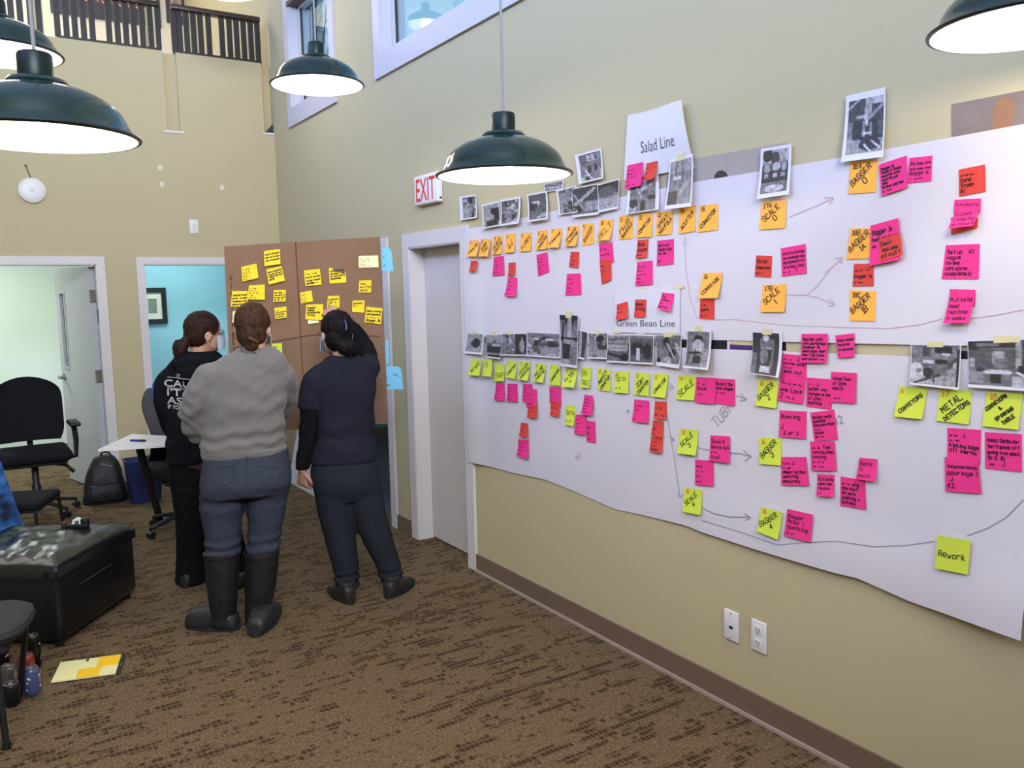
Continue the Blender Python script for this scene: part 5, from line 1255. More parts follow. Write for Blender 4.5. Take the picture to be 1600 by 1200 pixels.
torso(jn, V2, [(322, 448, 704, 0, .56), (319, 450, 720, 0, .62), (316, 454, 742, -.01, .66), (315, 454, 758, -.015, .66), (318, 451, 771, -.01, .6)], 0)
limb(jn, [P(350, 760, 0), P(347, 790, 0), P(348, 825, 0), P(347.5, 862, 0), P(347, 890, 0)], [.112, .112, .094, .087, .07])
limb(jn, [P(418, 760, 0), P(416, 790, 0), P(414, 825, 0), P(411, 862, 0), P(409, 890, 0)], [.112, .103, .089, .080, .066])
jo = place('jeans', remesh(jn, .0085, 3), M_jean, W2, None, foldfn(.004, 7, 16, 9, .5, [(float(P(380, 855)[2]), .07, .006, 110), (float(P(380, 775)[2]), .05, .004, 90)]))
bv = None
def snap(parent_obj, pts, off):     # stitched pieces follow the cloth
    bv_ = BVHTree.FromObject(parent_obj, bpy.context.evaluated_depsgraph_get()); o0 = wl(parent_obj); out = []
    for p in pts:
        co, nr, _, _ = bv_.find_nearest(Vector(p)-o0)
        out.append(co+o0+nr*off)
    return out
bpy.context.view_layer.update()
M_seam = mat('dark_denim_seam', '2c3444', .9)
for a, b_ in ((332, 366), (404, 440)):
    pts = [P(a, 728, -.15), P(b_, 728, -.15), P(b_-1, 752, -.15), P((a+b_)/2, 760, -.15), P(a+1, 752, -.15), P(a, 728, -.15)]
    dense = [tuple(Vector(p)*(1-k/6)+Vector(q)*(k/6)) for p, q in zip(pts[:-1], pts[1:]) for k in range(6)]
    build('pocket_seam', MB().tube(snap(jo, dense, .001), .0022, 5), M_seam, jo)
build('centre_seam', MB().tube(snap(jo, [P(385, y, -.15) for y in range(714, 772, 5)], .001), .0025, 5), M_seam, jo)
build('belt_loop', MB().tube(snap(jo, [P(385, y, -.15) for y in range(711, 722, 3)], .003), .005, 6), M_seam, jo)
for side, top, ank, hl, te in (('left', 347, 349, onz(372, 984), onz(297, 979)), ('right', 409, 403, onz(398, 996), onz(429, 962))):
    sh = MB(); limb(sh, [P(top, 864, 0), P(top, 885, 0), P((top+ank)/2, 920, 0), P(ank, 950, 0), P(ank, 976, 0)], [.089, .086, .079, .069, .066])
    b_ = place('rubber_boot', remesh(sh, .008, 2), M_boot, W2, None, foldfn(.003, 9, 14, 4))
    build('boot_collar', MB().lathe([(.088, 0), (.0925, .004), (.0925, .022), (.087, .026)], P(top, 868, 0), 24), M_boot, b_)
    fb = MB(); hl2 = Vector((hl[0], hl[1], 0)); te2 = Vector((te[0], te[1], 0)); d_ = (te2-hl2); d_ = d_.normalized()*.29
    shoe(fb, hl2, hl2+d_, .060, .122, BOOTP); ft = place('foot', remesh(fb, .007, 2), M_bootfoot, b_)
    build('sole', soles(MB(), hl2-d_.normalized()*.005, hl2+d_*1.02, .054), M_bootfoot, b_)
hr = MB(); f_, u_, s_, M_ = ax; c = Vector(hc)
hr.ball(c+u_*.026-f_*.012, .088, .104, .098, M_, 22, 16); hr.ball(c-f_*.045-u_*.03, .078, .068, .085, M_, 18, 12)
tw = c-f_*.095-u_*.035
hr.ball(tw+s_*.005, .045, .030, .062, M_, 16, 10); hr.ball(tw-u_*.048+s_*.01, .038, .028, .036, M_, 14, 8)
hm = hairmat('auburn_brown_hair', '2a1c13', '4a3222')
ho = place('hair', remesh(hr, .0055, 2), hm, W2, None, lambda p: .004*mnoise.noise(Vector((p.x*55, p.y*55, p.z*14)))+.003*mnoise.noise(p*30))
fl_ = MB(); rnd = random.Random(2)
for k in range(46):
    a = rnd.uniform(-1.3, 1.3); b0 = c-f_*(.088*math.cos(a))+s_*(.085*math.sin(a))+u_*rnd.uniform(-.02, .07)
    fl_.tube(spl([b0, b0+(tw-b0)*.4-f_*.02+u_*.01, tw+Vector((rnd.uniform(-.03, .03), rnd.uniform(-.03, .03), rnd.uniform(-.06, .05)))], 2), .0017, 4)
for k in range(16):
    a = rnd.uniform(0, 6.28); b0 = tw+s_*(.03*math.cos(a))+u_*(.05*math.sin(a))-f_*.015
    fl_.tube([b0, b0+s_*(.03*math.cos(a))+u_*(.03*math.sin(a))-f_*.012, b0+s_*(.05*math.cos(a+.4))+u_*(.05*math.sin(a+.4))], .0012, 4)
build('loose_strands', fl_, hm, ho)
build('hair_clip', MB().rbox(-.025, -.012, -.008, .025, .012, .008, .004, Matrix.Translation(tw-f_*.022+s_*.03-u_*.02) @ Matrix.Rotation(.5, 4, 'Y')), mat('reddish_clip', '5e2a26', .4), ho)
eyes(W2, hc, ax, 0); mask(W2, hc, ax, M_mask)

# ---- woman in navy top, writing on the cardboard
V3 = VP((1.78, 4.36)); P = V3.pt; g0 = (float(V3.b[0]), float(V3.b[1]), 0)
hc = P(525, 518, .05); FH = V3.n*.9-V3.e*.42-np.array([0, 0, .05]); UPH = np.array([0, 0, 1])+V3.e*.10
body = MB(); ax = head(body, hc, FH, UPH, .097)
limb(body, [P(540, 575, .0), P(536, 555, .01), P(530, 532, .04)], [.066, .055, .054])
torso(body, V3, [(515, 565, 567, 0, .55), (495, 578, 590, 0, .5), (502, 578, 640, 0, .55), (503, 578, 690, 0, .6), (500, 582, 735, 0, .6), (502, 584, 765, 0, .55)], 0)
hw_ = P(522, 489, .345); 
limb(body, [P(492, 590), P(485, 645), P(480, 690, -.02), P(474, 728, -.03), P(472.5, 738, -.03)], [.045, .04, .034, .026, .024])
limb(body, [P(572, 578), P(574, 556, .14), P(566, 536, .24), P(545, 512, .32), P(534, 498, .36)], [.045, .04, .036, .028, .025])
hand(body, P(472.5, 736, -.03), np.array([0, 0, -1])+V3.n*.25-V3.e*.05, V3.e*.6+V3.n*.7, 1.0, 1.05, 1)
hand(body, P(533, 497, .365), -V3.e*.75+np.array([0, 0, .5])+V3.n*.25, V3.n*.9-V3.e*.2+np.array([0, 0, -.3]), 1.0, .8, 1)
for pts, rd in (([P(520, 760), P(528, 810), P(537, 860), P(541, 922)], [.08, .065, .05, .035]), ([P(568, 760), P(582, 810), P(598, 860), P(611, 908)], [.08, .065, .05, .035])): limb(body, pts, rd)
shl = (onz(549, 944), onz(517, 922)); shr = (onz(605, 936), onz(643, 912))
for q_ in (shl, shr): _a, _d = Vector(q_[0]), (Vector(q_[1])-Vector(q_[0])).normalized(); shoe(body, _a+_d*.03+Vector((0, 0, .012)), _a+_d*.22+Vector((0, 0, .012)), .03, .045)
W3 = place('person', remesh(body, .0052, 3), M_skin, None, g0)
tag(W3, 'person in a navy top with arm raised, writing on the cardboard panel', 'person')
ls = MB()
limb(ls, [P(494, 588), P(486, 625), P(484, 655), P(480, 690, -.02), P(474, 722, -.03), P(473, 733, -.03)], [.055, .058, .056, .05, .041, .040])
limb(ls, [P(568, 580), P(574, 560, .12), P(568, 539, .24), P(553, 517, .31), P(541, 504, .345)], [.055, .058, .055, .047, .037])
place('black_sleeves', remesh(ls, .0075, 3), M_blk, W3, None, foldfn(.004, 9, 22, 5))
ts = MB()
torso(ts, V3, [(515, 560, 556, .0, .7), (505, 572, 562, 0, .58), (494, 583, 577, 0, .48), (490, 587, 605, 0, .5), (497, 585, 645, 0, .56), (494, 586, 685, 0, .6), (486, 590, 710, 0, .62), (484, 591, 722, 0, .62)], 0)
limb(ts, [P(508, 584, 0), P(493, 596, 0), P(486, 618, 0), P(483.5, 640, 0)], [.066, .074, .070, .066])
limb(ts, [P(562, 578, 0), P(573, 576, .04), P(575, 564, .11)], [.066, .072, .066])
zz = float(P(530, 715)[2])
place('navy_top', remesh(ts, .0085, 8), M_navy, W3, None, foldfn(.007, 5, 9, 21, -.9, [(zz+.12, .10, .006, 45)]))
tr = MB()
torso(tr, V3, [(490, 588, 715, 0, .6), (486, 593, 735, 0, .64), (490, 596, 760, -.01, .62), (496, 594, 780, 0, .55)], 0)
limb(tr, [P(520, 765, 0), P(525, 800, 0), P(533, 845, 0), P(541, 890, 0), P(542, 915, 0)], [.108, .102, .088, .074, .072])
limb(tr, [P(568, 765, 0), P(576, 800, 0), P(592, 845, 0), P(606, 880, 0), P(612, 905, 0)], [.108, .098, .084, .072, .066])
place('trousers', remesh(tr, .0085, 3), M_slate, W3, None, foldfn(.004, 6, 7, 2, 0, [(float(P(540, 905)[2]), .06, .007, 130)]))
for hl, te in (shl, shr):
    a, b_ = Vector((hl[0], hl[1], 0)), Vector((te[0], te[1], 0)); d_ = (b_-a).normalized()*.27
    fb = MB(); shoe(fb, a, a+d_, .046, .10); limb(fb, [a+d_*.22+Vector((0, 0, .05)), a+d_*.2+Vector((0, 0, .12))], [.048, .046])
    s__ = place('work_shoe', remesh(fb, .0065, 2), M_shoe, W3); build('sole', soles(MB(), a-d_*.02, a+d_*1.02, .05), mat('black_sole', '141313', .7), s__)
    build('laces', MB().tube([a+d_*.45+Vector((0, 0, .083)), a+d_*.55+Vector((.01, 0, .079)), a+d_*.62+Vector((-.01, 0, .07)), a+d_*.7+Vector((0, 0, .066))], .004, 5), M_dark, s__)
hr = MB(); f_, u_, s_, M_ = ax; c = Vector(hc)
hr.ball(c+u_*.024-f_*.012, .088, .104, .098, M_, 22, 16); hr.ball(c-f_*.04-u_*.035, .078, .070, .085, M_, 18, 12)
bn_ = Vector(P(543, 543, -.075))
hr.tube(spl([c-f_*.07-u_*.05, (c-f_*.08-u_*.07+bn_)/2, bn_], 3), [.06, .055, .05, .045, .042, .04, .038], 12)
hr.ball(bn_, .055, .036, .045, M_, 16, 10); hr.ball(bn_+s_*(-.03)+u_*.012, .035, .03, .032, M_, 12, 8); hr.ball(bn_+s_*.035-u_*.01, .035, .03, .034, M_, 12, 8)
hm3 = hairmat('black_hair', '0a0909', '161314')
ho = place('hair', remesh(hr, .0055, 2), hm3, W3, None, lambda p: .004*mnoise.noise(Vector((p.x*50, p.y*50, p.z*14)))+.002*mnoise.noise(p*35))
fl_ = MB(); rnd = random.Random(3)
for k in range(40):
    a = rnd.uniform(-1.4, 1.4); b0 = c-f_*(.10*math.cos(a))+s_*(.088*math.sin(a))+u_*rnd.uniform(0, .08)
    fl_.tube(spl([b0, b0+(bn_-b0)*.45-f_*.015, bn_+Vector((rnd.uniform(-.03, .03), rnd.uniform(-.03, .03), rnd.uniform(-.03, .03)))], 2), .0016, 4)
for k in range(14):
    a = rnd.uniform(0, 6.28); fl_.tube([bn_+s_*.04*math.cos(a)+u_*.03*math.sin(a), bn_+s_*.06*math.cos(a)+u_*.05*math.sin(a)-f_*.02, bn_+s_*.07*math.cos(a+.3)+u_*.06*math.sin(a+.3)], .0012, 4)
build('loose_strands', fl_, hm3, ho)
build('hair_slide', MB().tube([P(539, 500, -.07), P(541, 508, -.082), P(541, 516, -.085)], .004, 6), mat('blue_hair_slide', '3b4a7a', .4), ho)
build('hair_tie', MB().tube(spl([bn_+s_*.045*math.cos(q)+u_*.038*math.sin(q)+f_*.03 for q in [k*.7 for k in range(10)]], 2), .006, 6), M_dark, ho)
eyes(W3, hc, ax, 0); mask(W3, hc, ax, M_mask); glasses(W3, hc, ax, mat('pale_frames', '6b6660', .3))
pa = np.array(P(514, 481, .46)); pbb = np.array(P(529, 493, .41))
mk = empty('marker_pen', tuple(pbb), 'black marker pen held in the raised hand against the cardboard panel', 'pen')
build('barrel', MB().tube([pbb+(pbb-pa)*.6, pbb, pa+(pbb-pa)*.25], [.0065, .0065, .0065], 10), M_dark, mk); build('nib', MB().tube([pa+(pbb-pa)*.25, pa], [.005, .002], 8), M_metal, mk)

# ---- woman in black hoodie, head turned to the right
V1 = VP((1.13, 5.16)); P = V1.pt; g0 = (float(V1.b[0]), float(V1.b[1]), 0)
hc = P(318, 517, .0); FH = V1.e*.92+V1.n*.38+np.array([0, 0, .0])
body = MB(); ax = head(body, hc, FH, (0, 0, 1), .101)
limb(body, [P(312, 572, .0), P(311, 555, .0), P(312, 532, .0)], [.066, .056, .054])
torso(body, V1, [(285, 335, 560, 0, .6), (262, 345, 585, 0, .5), (264, 345, 640, 0, .55), (266, 345, 700, 0, .6), (272, 345, 740, 0, .6), (276, 345, 765, 0, .55)], 0)
limb(body, [P(270, 590), P(262, 630), P(266, 660, .06), P(284, 688, .24)], [.045, .04, .035, .027]); limb(body, [P(346, 590), P(356, 640), P(352, 670, .06), P(330, 690, .24)], [.045, .04, .035, .027])
hand(body, P(281, 690, .245), V1.e*.8+V1.n*.4, -V1.n, .95, .4, 1); hand(body, P(329, 690, .245), -V1.e*.8+V1.n*.4, -V1.n, .95, .4, -1)
for pts, rd in (([P(298, 755), P(298, 810), P(298, 850), P(298, 905)], [.08, .065, .05, .04]), ([P(338, 755), P(350, 810), P(362, 850), P(374, 905)], [.08, .065, .05, .04])): limb(body, pts, rd)
sh1 = (onz(286, 919), onz(318, 905)); sh2 = (onz(366, 922), onz(392, 906))
for q_ in (sh1, sh2): _a, _d = Vector(q_[0]), (Vector(q_[1])-Vector(q_[0])).normalized(); shoe(body, _a+_d*.03+Vector((0, 0, .012)), _a+_d*.21+Vector((0, 0, .012)), .028, .04)
W1 = place('person', remesh(body, .0065, 3), M_skin, None, g0)
tag(W1, 'person in a black hoodie with white back print, face turned right, wearing glasses and mask', 'person')
hd = MB()
torso(hd, V1, [(288, 336, 549, .0, .75), (274, 346, 558, 0, .6), (262, 356, 575, 0, .5), (262, 354, 610, 0, .52), (264, 352, 660, 0, .58), (263, 352, 700, 0, .6), (264, 352, 722, 0, .58)], 0)
limb(hd, [P(284, 580, 0), P(264, 594, 0), P(257, 614, 0), P(262, 645, .03), P(271, 674, .12), P(286, 688, .25)], [.064, .068, .066, .062, .056, .044])
limb(hd, [P(335, 580, 0), P(348, 596, 0), P(358, 625, 0), P(358, 655, .03), P(346, 680, .13), P(330, 690, .25)], [.07, .08, .076, .07, .06, .045])
hd.ball(P(302, 566, -.085), .13, .05, .055, Matrix((V1.e, V1.n, (0, 0, 1))).transposed(), 18, 10)       # hood lying on the shoulders
hd.ball(P(300, 582, -.10), .09, .04, .065, Matrix((V1.e, V1.n, (0, 0, 1))).transposed(), 16, 10)
hoodie = place('hoodie', remesh(hd, .009, 4), M_hood, W1, None, foldfn(.005, 5, 10, 31, .4, [(float(P(300, 700)[2]), .08, .005, 60)]))
sh = MB(); torso(sh, V1, [(267, 350, 715, 0, .58), (267, 350, 728, 0, .6), (269, 350, 734, 0, .58)], 0); place('maroon_shirt', remesh(sh, .008, 2), mat('maroon_cloth', '3f1421', .9), W1, None, foldfn(.004, 8, 14, 1))
tr = MB(); torso(tr, V1, [(266, 348, 716, 0, .58), (267, 352, 745, 0, .62), (272, 352, 772, 0, .55)], 0)
limb(tr, [P(297, 760), P(298, 800), P(298, 850), P(298, 890), P(298, 909)], [.108, .092, .084, .09, .095]); limb(tr, [P(335, 760), P(348, 800), P(361, 850), P(371, 890), P(375, 906)], [.105, .09, .082, .088, .092])
place('trousers', remesh(tr, .009, 3), M_blkp, W1, None, foldfn(.004, 6, 6, 12, 0))
for a, b_ in (sh1, sh2):
    a, b_ = Vector((a[0], a[1], 0)), Vector((b_[0], b_[1], 0)); d_ = (b_-a).normalized()*.26; fb = MB(); shoe(fb, a, a+d_, .045, .085)
    s__ = place('shoe', remesh(fb, .0065, 2), M_shoe, W1); build('sole', soles(MB(), a-d_*.02, a+d_*1.02, .049), mat('black_sole', '141313', .7), s__)
bpy.context.view_layer.update()
bv = BVHTree.FromObject(hoodie, bpy.context.evaluated_depsgraph_get()); o0 = wl(hoodie)
def onback(px, py):
    a = V1.pt(px, py, -.45); d = V1.n
    h = bv.ray_cast(Vector(a)-o0, Vector(d)); return (h[0]+o0-Vector(d)*.003) if h[0] is not None else Vector(V1.pt(px, py, -.13))
M_hprint = mat('worn_white_print', 'b8b8ba', .8, var=.25, scale=120)
for txt, x0_, x1_, yy, hh in (('BE', 272, 279, 594.5, 6), ('CAUTION', 252, 352, 609, 12), ("I'T A", 257, 304, 624, 12), ('ASK', 257, 298, 638, 12), ('IF YOU', 258, 283, 649, 7), ('~', 0, 0, 0, 0)):
    if not x1_: continue
    v, f = fitted(txt, 1, 1, bold=.01)
    build('back_print', MB().add([onback((x0_+x1_)/2+a*(x1_-x0_), yy+.055*((x0_+x1_)/2+a*(x1_-x0_)-257)-b_*hh) for a, b_ in v], f), M_hprint, hoodie, smooth=False)
for yy in (599, 617):
    pts = [onback(x, yy+.055*(x-257)) for x in range(257, 312, 5)]; build('print_line', MB().tube(pts, .0022, 4), M_hprint, hoodie)
hr = MB(); f_, u_, s_, M_ = ax; c = Vector(hc)
hr.ball(c+u_*.024-f_*.010, .090, .106, .098, M_, 22, 16); hr.ball(c-f_*.048-u_*.02, .080, .068, .08, M_, 18, 12)
pt0 = c-f_*.11-u_*.055; pt1 = Vector(P(281, 549, -.05))
hr.tube(spl([c-f_*.07-u_*.03, pt0, pt1, pt1-u_*.05-f_*.005], 4), [.05, .042, .034, .03, .03, .034, .038, .04, .04, .036, .03, .02, .012], 12)
hm1 = hairmat('dark_brown_hair', '1d1310', '382219')
ho = place('hair', remesh(hr, .0055, 2), hm1, W1, None, lambda p: .003*mnoise.noise(Vector((p.x*50, p.y*50, p.z*20)))+.002*mnoise.noise(p*35))
fl_ = MB(); rnd = random.Random(4)
for k in range(34):
    q = Vector(P(rnd.uniform(270, 296), rnd.uniform(538, 562), rnd.uniform(-.1, -.02))); fl_.tube(spl([pt0, (pt0+q)/2+Vector((0, 0, .02)), q, q+Vector((rnd.uniform(-.03, .03), rnd.uniform(-.02, .02), -.04))], 2), .0018, 4)
fl_.tube(spl([pt0, P(275, 532, -.03), P(270, 543, -.03), P(272, 552, -.03)], 3), .004, 5)
build('ponytail_strands', fl_, hm1, ho); build('hair_tie', MB().ball(pt0, .028, .02, .028, M_), M_dark, ho)
eyes(W1, hc, ax, 0); mask(W1, hc, ax, mat('pale_mask', 'c7d6e4', .8)); glasses(W1, hc, ax, mat('dark_frames', '2a1f22', .3))

# ------------------------------------------------------------------ furniture and things on the floor
M_fab = mat('black_chair_fabric', '15171b', .9, spec=.2, var=.12, scale=70, bump=.1, bscale=300)
M_plast = mat('black_chair_plastic', '17181a', .5); M_leather = mat('black_leather', '101113', .32, spec=.5, bump=.25, bscale=55)
def office_chair(base, ang, label, seat_z=.50, back=True, arms=True, backmat=None, spoke=0, sx=1.0):
    base = Vector((base[0], base[1], 0)); t = empty('office_chair', base, label, 'chair')
    R_ = Matrix.Translation(base) @ Matrix.Rotation(ang, 4, 'Z'); T = lambda x, y, z: R_ @ Vector((x*sx, y, z))
    # local +Y is where the seat faces
    s_ = MB().rbox(-.26, -.25, seat_z-.045, .26, .26, seat_z+.045, .044, R_, 4); build('seat', s_, M_fab, t)
    build('seat_pan', MB().rbox(-.22, -.2, seat_z-.075, .22, .2, seat_z-.04, .015, R_), M_plast, t)
    if back:
        n_, m_ = 12, 12
        def S(u, v):
            w_ = .25*(1-.26*max(0, (.35-v)/.35)**2-.14*max(0, (v-.75)/.25)**2) ; x = (u-.5)*2*w_
            z = seat_z+.60-.52*v-(.05*abs(u-.5)**2*4 if v < .2 else 0)*(1-v*5 if v < .2 else 0); y = -.27-.06*(1-v)+.05*(abs(u-.5)*2)**2
            return T(x, y, z), (R_.to_3x3() @ Vector((0, -1, 0)))
        s__ = slab(S, n_, m_, .055); build('backrest', s__, backmat or M_fab, t)
        build('back_bar', MB().tube([T(0, -.1, seat_z-.06), T(0, -.31, seat_z-.05), T(0, -.345, seat_z+.1), T(0, -.35, seat_z+.25)], [(.02, .03)]*4, 8), M_plast, t)
    if arms:
        for k in (-1, 1):
            build('arm_post', MB().tube([T(k*.2, 0, seat_z-.06), T(k*.30, 0, seat_z-.05), T(k*.31, -.01, seat_z+.08), T(k*.30, 0, seat_z+.21)], [(.012, .026)]*4, 8), M_plast, t)
            build('armrest', MB().rbox(k*.30-.042, -.13, seat_z+.205, k*.30+.042, .14, seat_z+.24, .016, R_, 3), M_plast, t)
    build('gas_post', MB().lathe([(.034, .09), (.034, .25), (.026, .26), (.026, seat_z-.07)], base, 16, True), M_plast, t)
    build('lever', MB().tube([T(-.1, .05, seat_z-.08), T(-.22, .06, seat_z-.11), T(-.27, .06, seat_z-.17)], [.008, .012, .016], 8), M_plast, t)
    for k in range(5):
        a = spoke+k*2*math.pi/5; d = Vector((math.cos(a), math.sin(a), 0)); e = base+d*.30
        build('base_spoke', MB().tube([base+Vector((0, 0, .115)), base+d*.12+Vector((0, 0, .112)), e+Vector((0, 0, .075))], [(.024, .028), (.02, .024), (.014, .02)], 8, True, (0, 0, 1)), M_plast, t)
        p_ = d.cross(Vector((0, 0, 1))); cs = MB()
        for q in (-1, 1): cs.tube([e+p_*(q*.006)+Vector((0, 0, .027)), e+p_*(q*.022)+Vector((0, 0, .027))], .026, 14)
        cs.tube([e+Vector((0, 0, .03)), e+Vector((0, 0, .08))], .009, 8); build('caster', cs, M_dark, t)
    return t
ca = onz(62, 770); office_chair((.30, 7.62), math.pi+.02, 'black office chair with armrests in front of the left office doorway', .50, spoke=.35)
M_greyj = mat('grey_jacket', '4a4a4b', .9, var=.1, scale=30)
c2 = (1.21, 6.46)
oc = office_chair(c2, -1.45, 'black office chair behind the woman in black, a grey jacket over its back', .46, False, False, None, 3.55)
# jacket over its back (a thing of its own)
V4 = VP((1.075, 6.72)); P = V4.pt
bk = MB(); torso(bk, V4, [(238, 256, 615, 0, .35), (232, 264, 630, 0, .25), (232, 266, 655, 0, .22), (238, 268, 676, 0, .2)], 0); place('backrest', remesh(bk, .01, 2), M_fab, oc)
build('back_bar', MB().tube([P(254, 672, .0), P(262, 700, .05), (c2[0]-.1, c2[1], .40)], [(.02, .03)]*3, 8), M_plast, oc)
jk = MB(); torso(jk, V4, [(232, 262, 606, 0, .5), (224, 268, 620, 0, .45), (224, 272, 640, 0, .4), (231, 274, 660, 0, .4), (236, 276, 676, 0, .4), (239, 276, 684, 0, .36)], 0)
j_ = place('jacket', remesh(jk, .01, 3), M_greyj, None, tuple(P(250, 684)), foldfn(.008, 6, 9, 40)); tag(j_, 'grey jacket draped over the chair back at the left of the woman in black', 'jacket')
bb = MB(); torso(bb, V4, [(238, 245, 598, -.09, .6), (238, 247, 612, -.10, .5), (240, 250, 628, -.1, .4), (241, 249, 632, -.1, .4)], 0)
place('blue_lining', remesh(bb, .006, 2), mat('bright_blue_cloth', '1f6fd0', .7), j_)
cl = MB(); torso(cl, V4, [(238, 290, 686, -.02, .4), (236, 296, 710, -.02, .4), (228, 300, 738, -.02, .45), (250, 300, 750, -.02, .4), (262, 300, 757, -.02, .3)], 0)
k_ = place('coat', remesh(cl, .01, 3), M_blkp, None, tuple(P(265, 757)), foldfn(.01, 6, 9, 44)); tag(k_, 'black coat hanging over the side of the chair behind the white tablet', 'coat')
# white writing tablet on a slanted black post
tz = .72
tq = [onz(153, 702, tz), onz(206, 678, tz), onz(263, 681, tz), onz(262, 695, tz)]
tc_ = np.mean(tq, 0); tt = empty('tablet_table', (tc_[0]+.1, tc_[1]+.2, 0), 'white topped tablet table on a slanted black post beside the backpack', 'table')
build('top', MB().add([Vector(p) for p in tq]+[Vector(p)-Vector((0, 0, .016)) for p in tq], [(0, 1, 2, 3), (7, 6, 5, 4)]+[(i, i+4, (i+1) % 4+4, (i+1) % 4) for i in range(4)]), mat('white_laminate', 'eeecea', .35), tt, smooth=False)
ps = onz(207, 697, tz-.02); ps = Vector(ps)*.0+Vector(((tq[0][0]+tq[2][0])/2+.02, (tq[0][1]+tq[2][1])/2-.02, tz-.012))
pe = Vector((1.07, 6.78, .03))
build('post', MB().tube([ps, ps*.4+pe*.6, pe], [(.022, .03)]*3, 8), M_plast, tt)
build('foot', MB().lathe([(.07, 0), (.07, .014), (.04, .03), (.02, .034)], (pe.x, pe.y, 0), 24, True), M_plast, tt)
pq = onz(216, 687, tz); o = empty('marker_pen', (pq[0], pq[1], tz), 'blue marker pen lying on the white tablet top', 'pen')
pa, pbb = Vector(onz(204, 688, tz+.008)), Vector(onz(228, 688.5, tz+.008)); dd_ = (pbb-pa)
build('barrel', MB().tube([pa, pa+dd_*.72], .0075, 10), mat('blue_marker', '232a8c', .4), o); build('cap', MB().tube([pa+dd_*.7, pa+dd_*.95, pbb], [.0085, .0085, .004], 10), M_dark, o)
# waste bin
b0 = onz(231, 786); bx_, by_ = float(b0[0]), float(b0[1])+.1
t = empty('waste_bin', (bx_, by_, 0), 'blue plastic waste bin by the beige wall between the doorways', 'bin'); M_bin = mat('navy_bin_plastic', '1e2a5c', .45)
def rrect(hx, hy, z, r=.03, n=5):
    o = []
    for (sx_, sy_, a0) in ((1, 1, 0), (-1, 1, 90), (-1, -1, 180), (1, -1, 270)):
        for k in range(n): a = math.radians(a0+90*k/(n-1)); o.append(Vector((bx_+sx_*(hx-r)+r*math.cos(a), by_+sy_*(hy-r)+r*math.sin(a), z)))
    return o
build('bin_body', MB().rings([rrect(.115, .09, .002), rrect(.145, .115, .36), rrect(.140, .110, .36), rrect(.111, .086, .012)], True), M_bin, t)
build('bin_rim', MB().rings([rrect(.15, .12, .35), rrect(.152, .122, .368), rrect(.139, .109, .368), rrect(.139, .109, .35)], False), M_bin, t)
# backpack
b0 = onz(166, 788); V5 = VP((float(b0[0]), float(b0[1])+.1)); P = V5.pt
bp_ = MB(); torso(bp_, V5, [(150, 176, 712, .03, .5), (143, 184, 722, .02, .55), (136, 189, 745, 0, .55), (134, 194, 765, 0, .6), (133, 198, 781, 0, .6), (137, 196, 787, 0, .55)], 0)
o = place('backpack', remesh(bp_, .009, 2), mat('black_nylon', '131216', .6, var=.2, scale=30, bump=.2, bscale=60), None, (float(V5.b[0]), float(V5.b[1]), 0), foldfn(.008, 7, 8, 50)); tag(o, 'black backpack standing against the wall between the two doorways', 'backpack')
bpy.context.view_layer.update()
build('zip', MB().tube(snap(o, [P(x, 752+abs(x-165)*.02, -.2) for x in range(138, 193, 6)], .003), .004, 6), mat('grey_zip', '3a3a40', .5), o)
build('zip', MB().tube(snap(o, [P(x, 719+.25*(x-150), -.2) for x in range(149, 180, 5)], .003), .004, 6), mat('pale_zip', '7c8490', .4), o)
build('handle', MB().tube(spl([P(157, 713, .02), P(160, 707, .02), P(170, 707, .02), P(174, 714, .02)], 3), .007, 8), M_blkp, o)
pk = MB(); torso(pk, V5, [(142, 188, 757, -.11, .25), (140, 192, 770, -.12, .28), (141, 193, 782, -.11, .25)], 0); place('front_pocket', remesh(pk, .009, 2), MATS['black_nylon'], o, None, foldfn(.005, 8, 9, 3))
# picture in the blue room
q = [ony(222, 450, D+1.985), ony(262, 505, D+1.985)]
t = empty('framed_picture', ((q[0][0]+q[1][0])/2, D+1.98, q[1][2]), 'small framed print in a black frame on the blue office wall', 'picture')
x0_, x1_, z1_, z0_ = q[0][0]-.05, q[1][0], q[0][2], q[1][2]
fr = MB(); w_ = .05
for bx in ((x0_, z0_, x1_, z0_+w_), (x0_, z1_-w_, x1_, z1_), (x0_, z0_+w_, x0_+w_, z1_-w_), (x1_-w_, z0_+w_, x1_, z1_-w_)): fr.box(bx[0], D+1.965, bx[1], bx[2], D+1.998, bx[3])
build('frame', fr, M_dark, t, smooth=False); build('mat_board', MB().box(x0_+w_, D+1.985, z0_+w_, x1_-w_, D+1.995, z1_-w_), mat('cream_mat', 'd9d6c4', .7), t, smooth=False)
build('print', MB().box(x0_+.1, D+1.981, z0_+.12, x1_-.1, D+1.984, z1_-.12), mat('green_print', '77856f', .6, var=.6, scale=60), t, smooth=False)

